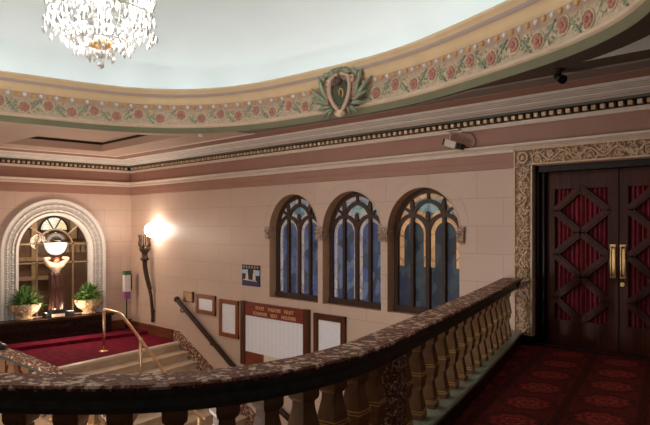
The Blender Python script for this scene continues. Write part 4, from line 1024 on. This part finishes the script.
for r, z in ring_r: b.tube([(HX+r*math.cos(a), HY+r*math.sin(a), z) for a in [2*PI*k/40 for k in range(40)]], 0.012, 5, 0, True)
b.build('ring_frame', M['crystal'], ch)
nb = 10; arms = []
for k in range(nb):
    a = 2*PI*k/nb; ca, sa = math.cos(a), math.sin(a)
    b = MB(); b.tube(smooth_curve([(HX+0.04*ca, HY+0.04*sa, 3.62), (HX+0.22*ca, HY+0.22*sa, 3.52), (HX+0.40*ca, HY+0.40*sa, 3.60), (HX+0.46*ca, HY+0.46*sa, 3.78)], 4), 0.013, 6); b.lathe([(0.015, 0), (0.05, 0.03), (0.055, 0.04)], (HX+0.46*ca, HY+0.46*sa, 3.77), 10)
    am = b.build('arm', M['crystal'], ch)
    b = MB(); b.lathe([(0.012, 0), (0.028, 0.05), (0.022, 0.11), (0.004, 0.16)], (HX+0.46*ca, HY+0.46*sa, 3.83), 10); b.build('bulb', M['bulb'], am)
rnd = random.Random(11); drops = []
for r, z in ((0.12, 3.40), (0.26, 3.46), (0.36, 3.56), (0.47, 3.70), (0.52, 3.62), (0.53, 3.84), (0.5, 4.0), (0.44, 4.12), (0.34, 4.3), (0.24, 4.45)):
    n = int(16+r*130)
    for k in range(n):
        a = 2*PI*(k+rnd.random()*0.5)/n; q = r*(1+rnd.uniform(-0.10, 0.10)); drops.append((HX+q*math.cos(a), HY+q*math.sin(a), z+rnd.uniform(-0.09, 0.08), rnd.uniform(0.7, 1.25)))
view = Vector((-HX, -HY, 0)).normalized()
drops.sort(key=lambda d: -((d[0]-HX)*view.x+(d[1]-HY)*view.y)-0.6*d[3]+max(0, d[2]-3.85)*3)
def drop(mb, x, y, z, s): mb.lathe([(0.003, 0.03*s), (0.011*s, 0.016*s), (0.017*s, -0.008*s), (0.012*s, -0.028*s), (0.003, -0.042*s)], (x, y, z), 6, 0, False)
b = MB(); drop(b, 0, 0, 0, 1.0); pr_ = b.build('crystal_drop', M['crystal'], ch, origin=(0, 0, 0))
for i, (x, y, z, s) in enumerate(drops[:100]):
    o = pr_ if i == 0 else pr_.copy()
    if i: COL.objects.link(o); o.parent = ch
    o.location = Vector((x, y, z))-WL[ch.name]; o.scale = (s, s, s)
b = MB()
for x, y, z, s in drops[100:]: drop(b, x, y, z, s)
for (r0, z0), (r1, z1) in ((ring_r[0], ring_r[1]), (ring_r[1], ring_r[2]), (ring_r[2], ring_r[3])):     # swags of small beads
    for k in range(20):
        a = 2*PI*k/20
        for j in range(9):
            f = j/8; r = r0+(r1-r0)*f; z = z0+(z1-z0)*f-0.06*math.sin(PI*f); b.ball((HX+r*math.cos(a), HY+r*math.sin(a), z), 0.012, 0, 5, 4)
o = b.build('crystal_beads', M['crystal'], ch); o['kind'] = 'stuff'

# ------------------------------------------------------------------ small fittings
cx, cz = -5.46, 2.83
t_ = thing('security_camera', 'ivory security camera bracketed under the gold dentil cornice', 'camera', (cx, YB-0.1, 2.95))
b = MB(); b.span((cx-0.16, YB-0.14, 3.0), (cx+0.08, YB-0.06, 3.02)); b.tube([(cx-0.06, YB-0.12, 3.0), (cx-0.06, YB-0.14, 2.86)], 0.014, 8); b.build('bracket', M['cctv'], t_)
R = Matrix.Rotation(math.radians(18), 3, 'Y') @ Matrix.Rotation(math.radians(-12), 3, 'Z')
b = MB(); b.box((cx-0.02, YB-0.15, 2.80), (0.24, 0.09, 0.10), 0, R); b.build('housing', M['cctv'], t_)
b = MB(); b.box(Vector((cx-0.02, YB-0.15, 2.80))+R @ Vector((-0.14, 0, 0.0)), (0.05, 0.08, 0.09), 0, R); b.build('rear_cap', M['black'], t_); b = MB(); b.box(Vector((cx-0.02, YB-0.15, 2.80))+R @ Vector((0.16, 0.02, 0.0)), (0.10, 0.07, 0.08), 0, R); b.build('lens_hood', M['black'], t_)
b = MB(); b.tube(smooth_curve([(cx+0.12, YB-0.10, 2.77), (cx+0.26, YB-0.06, 2.72), (cx+0.32, YB-0.05, 2.82), (cx+0.24, YB-0.05, 2.94), (cx+0.1, YB-0.08, 2.97)], 5), 0.006, 5); b.build('cable', M['blackmetal'], t_)
sx, sy = -3.24, 6.68
t_ = thing('spotlight', 'small dark spotlight under the ceiling beside the oval rim', 'spotlight', (sx, sy, ZC))
b = MB(); b.lathe([(0.06, 0), (0.06, -0.02), (0.02, -0.03)], (sx, sy, ZC), 12); b.tube([(sx, sy, ZC-0.03), (sx, sy, ZC-0.08)], 0.012, 6); b.build('ceiling_mount', M['blackmetal'], t_)
b = MB(); b.tube([(sx-0.06, sy+0.05, ZC-0.06), (sx+0.06, sy-0.06, ZC-0.13)], [0.04, 0.05], 12); b.build('lamp_head', M['blackmetal'], t_)
dx, dy = -10.167, 6.634
t_ = thing('smoke_detector', 'small round white detector on the ceiling left of the cartouche', 'detector', (dx, dy, ZC))
b = MB(); b.lathe([(0.05, 0), (0.05, -0.02), (0.035, -0.05), (0.01, -0.055)], (dx, dy, ZC), 14); b.build('cover', M['white'], t_)
b = MB(); b.lathe([(0.06, 0.0), (0.06, -0.01), (0.05, -0.015)], (dx, dy, ZC), 14); b.build('base_ring', M['white'], t_)

# ------------------------------------------------------------------ light
def point(name, loc, e, col, r):
    L = bpy.data.lights.new(name, 'POINT'); L.energy = e; L.color = col; L.shadow_soft_size = r
    o = bpy.data.objects.new(name, L); COL.objects.link(o); o.location = loc; return o
cove = offset2(RIM, -0.12, True)
for i in range(0, NR, 4): point('cove_light', (cove[i].x, cove[i].y, 4.06), 3.9, (0.86, 0.96, 1.0), 0.06)
point('chandelier_light', (HX, HY, 3.95), 125, (1.0, 0.96, 0.90), 0.25)
point('globe_light', (XS+0.42, YSX, 1.2), 52, (1.0, 0.80, 0.60), 0.2)
point('hall_light', (XA-1.6, 6.6, 2.6), 105, (1.0, 0.85, 0.68), 0.3)
for x, y, z, e_ in ((-12.0, 1.0, 2.2, 55), (-7.4, 1.7, 0.2, 230), (-5.8, 2.6, -0.7, 55)): point('lobby_fill', (x, y, z), e_, (1.0, 0.93, 0.87), 0.3)  # unseen fill lights added to brighten the walls, cornice undersides and balusters
w = bpy.data.worlds.new('world'); SC.world = w; w.use_nodes = True
w.node_tree.nodes['Background'].inputs['Color'].default_value = (1.0, 0.92, 0.86, 1); w.node_tree.nodes['Background'].inputs['Strength'].default_value = 0.07
SC.view_settings.view_transform = 'Standard'; SC.view_settings.look = 'None'; SC.view_settings.gamma = 1.0; SC.view_settings.exposure = 0.12; SC.view_settings.use_curve_mapping = False
SC.cycles.max_bounces = 8
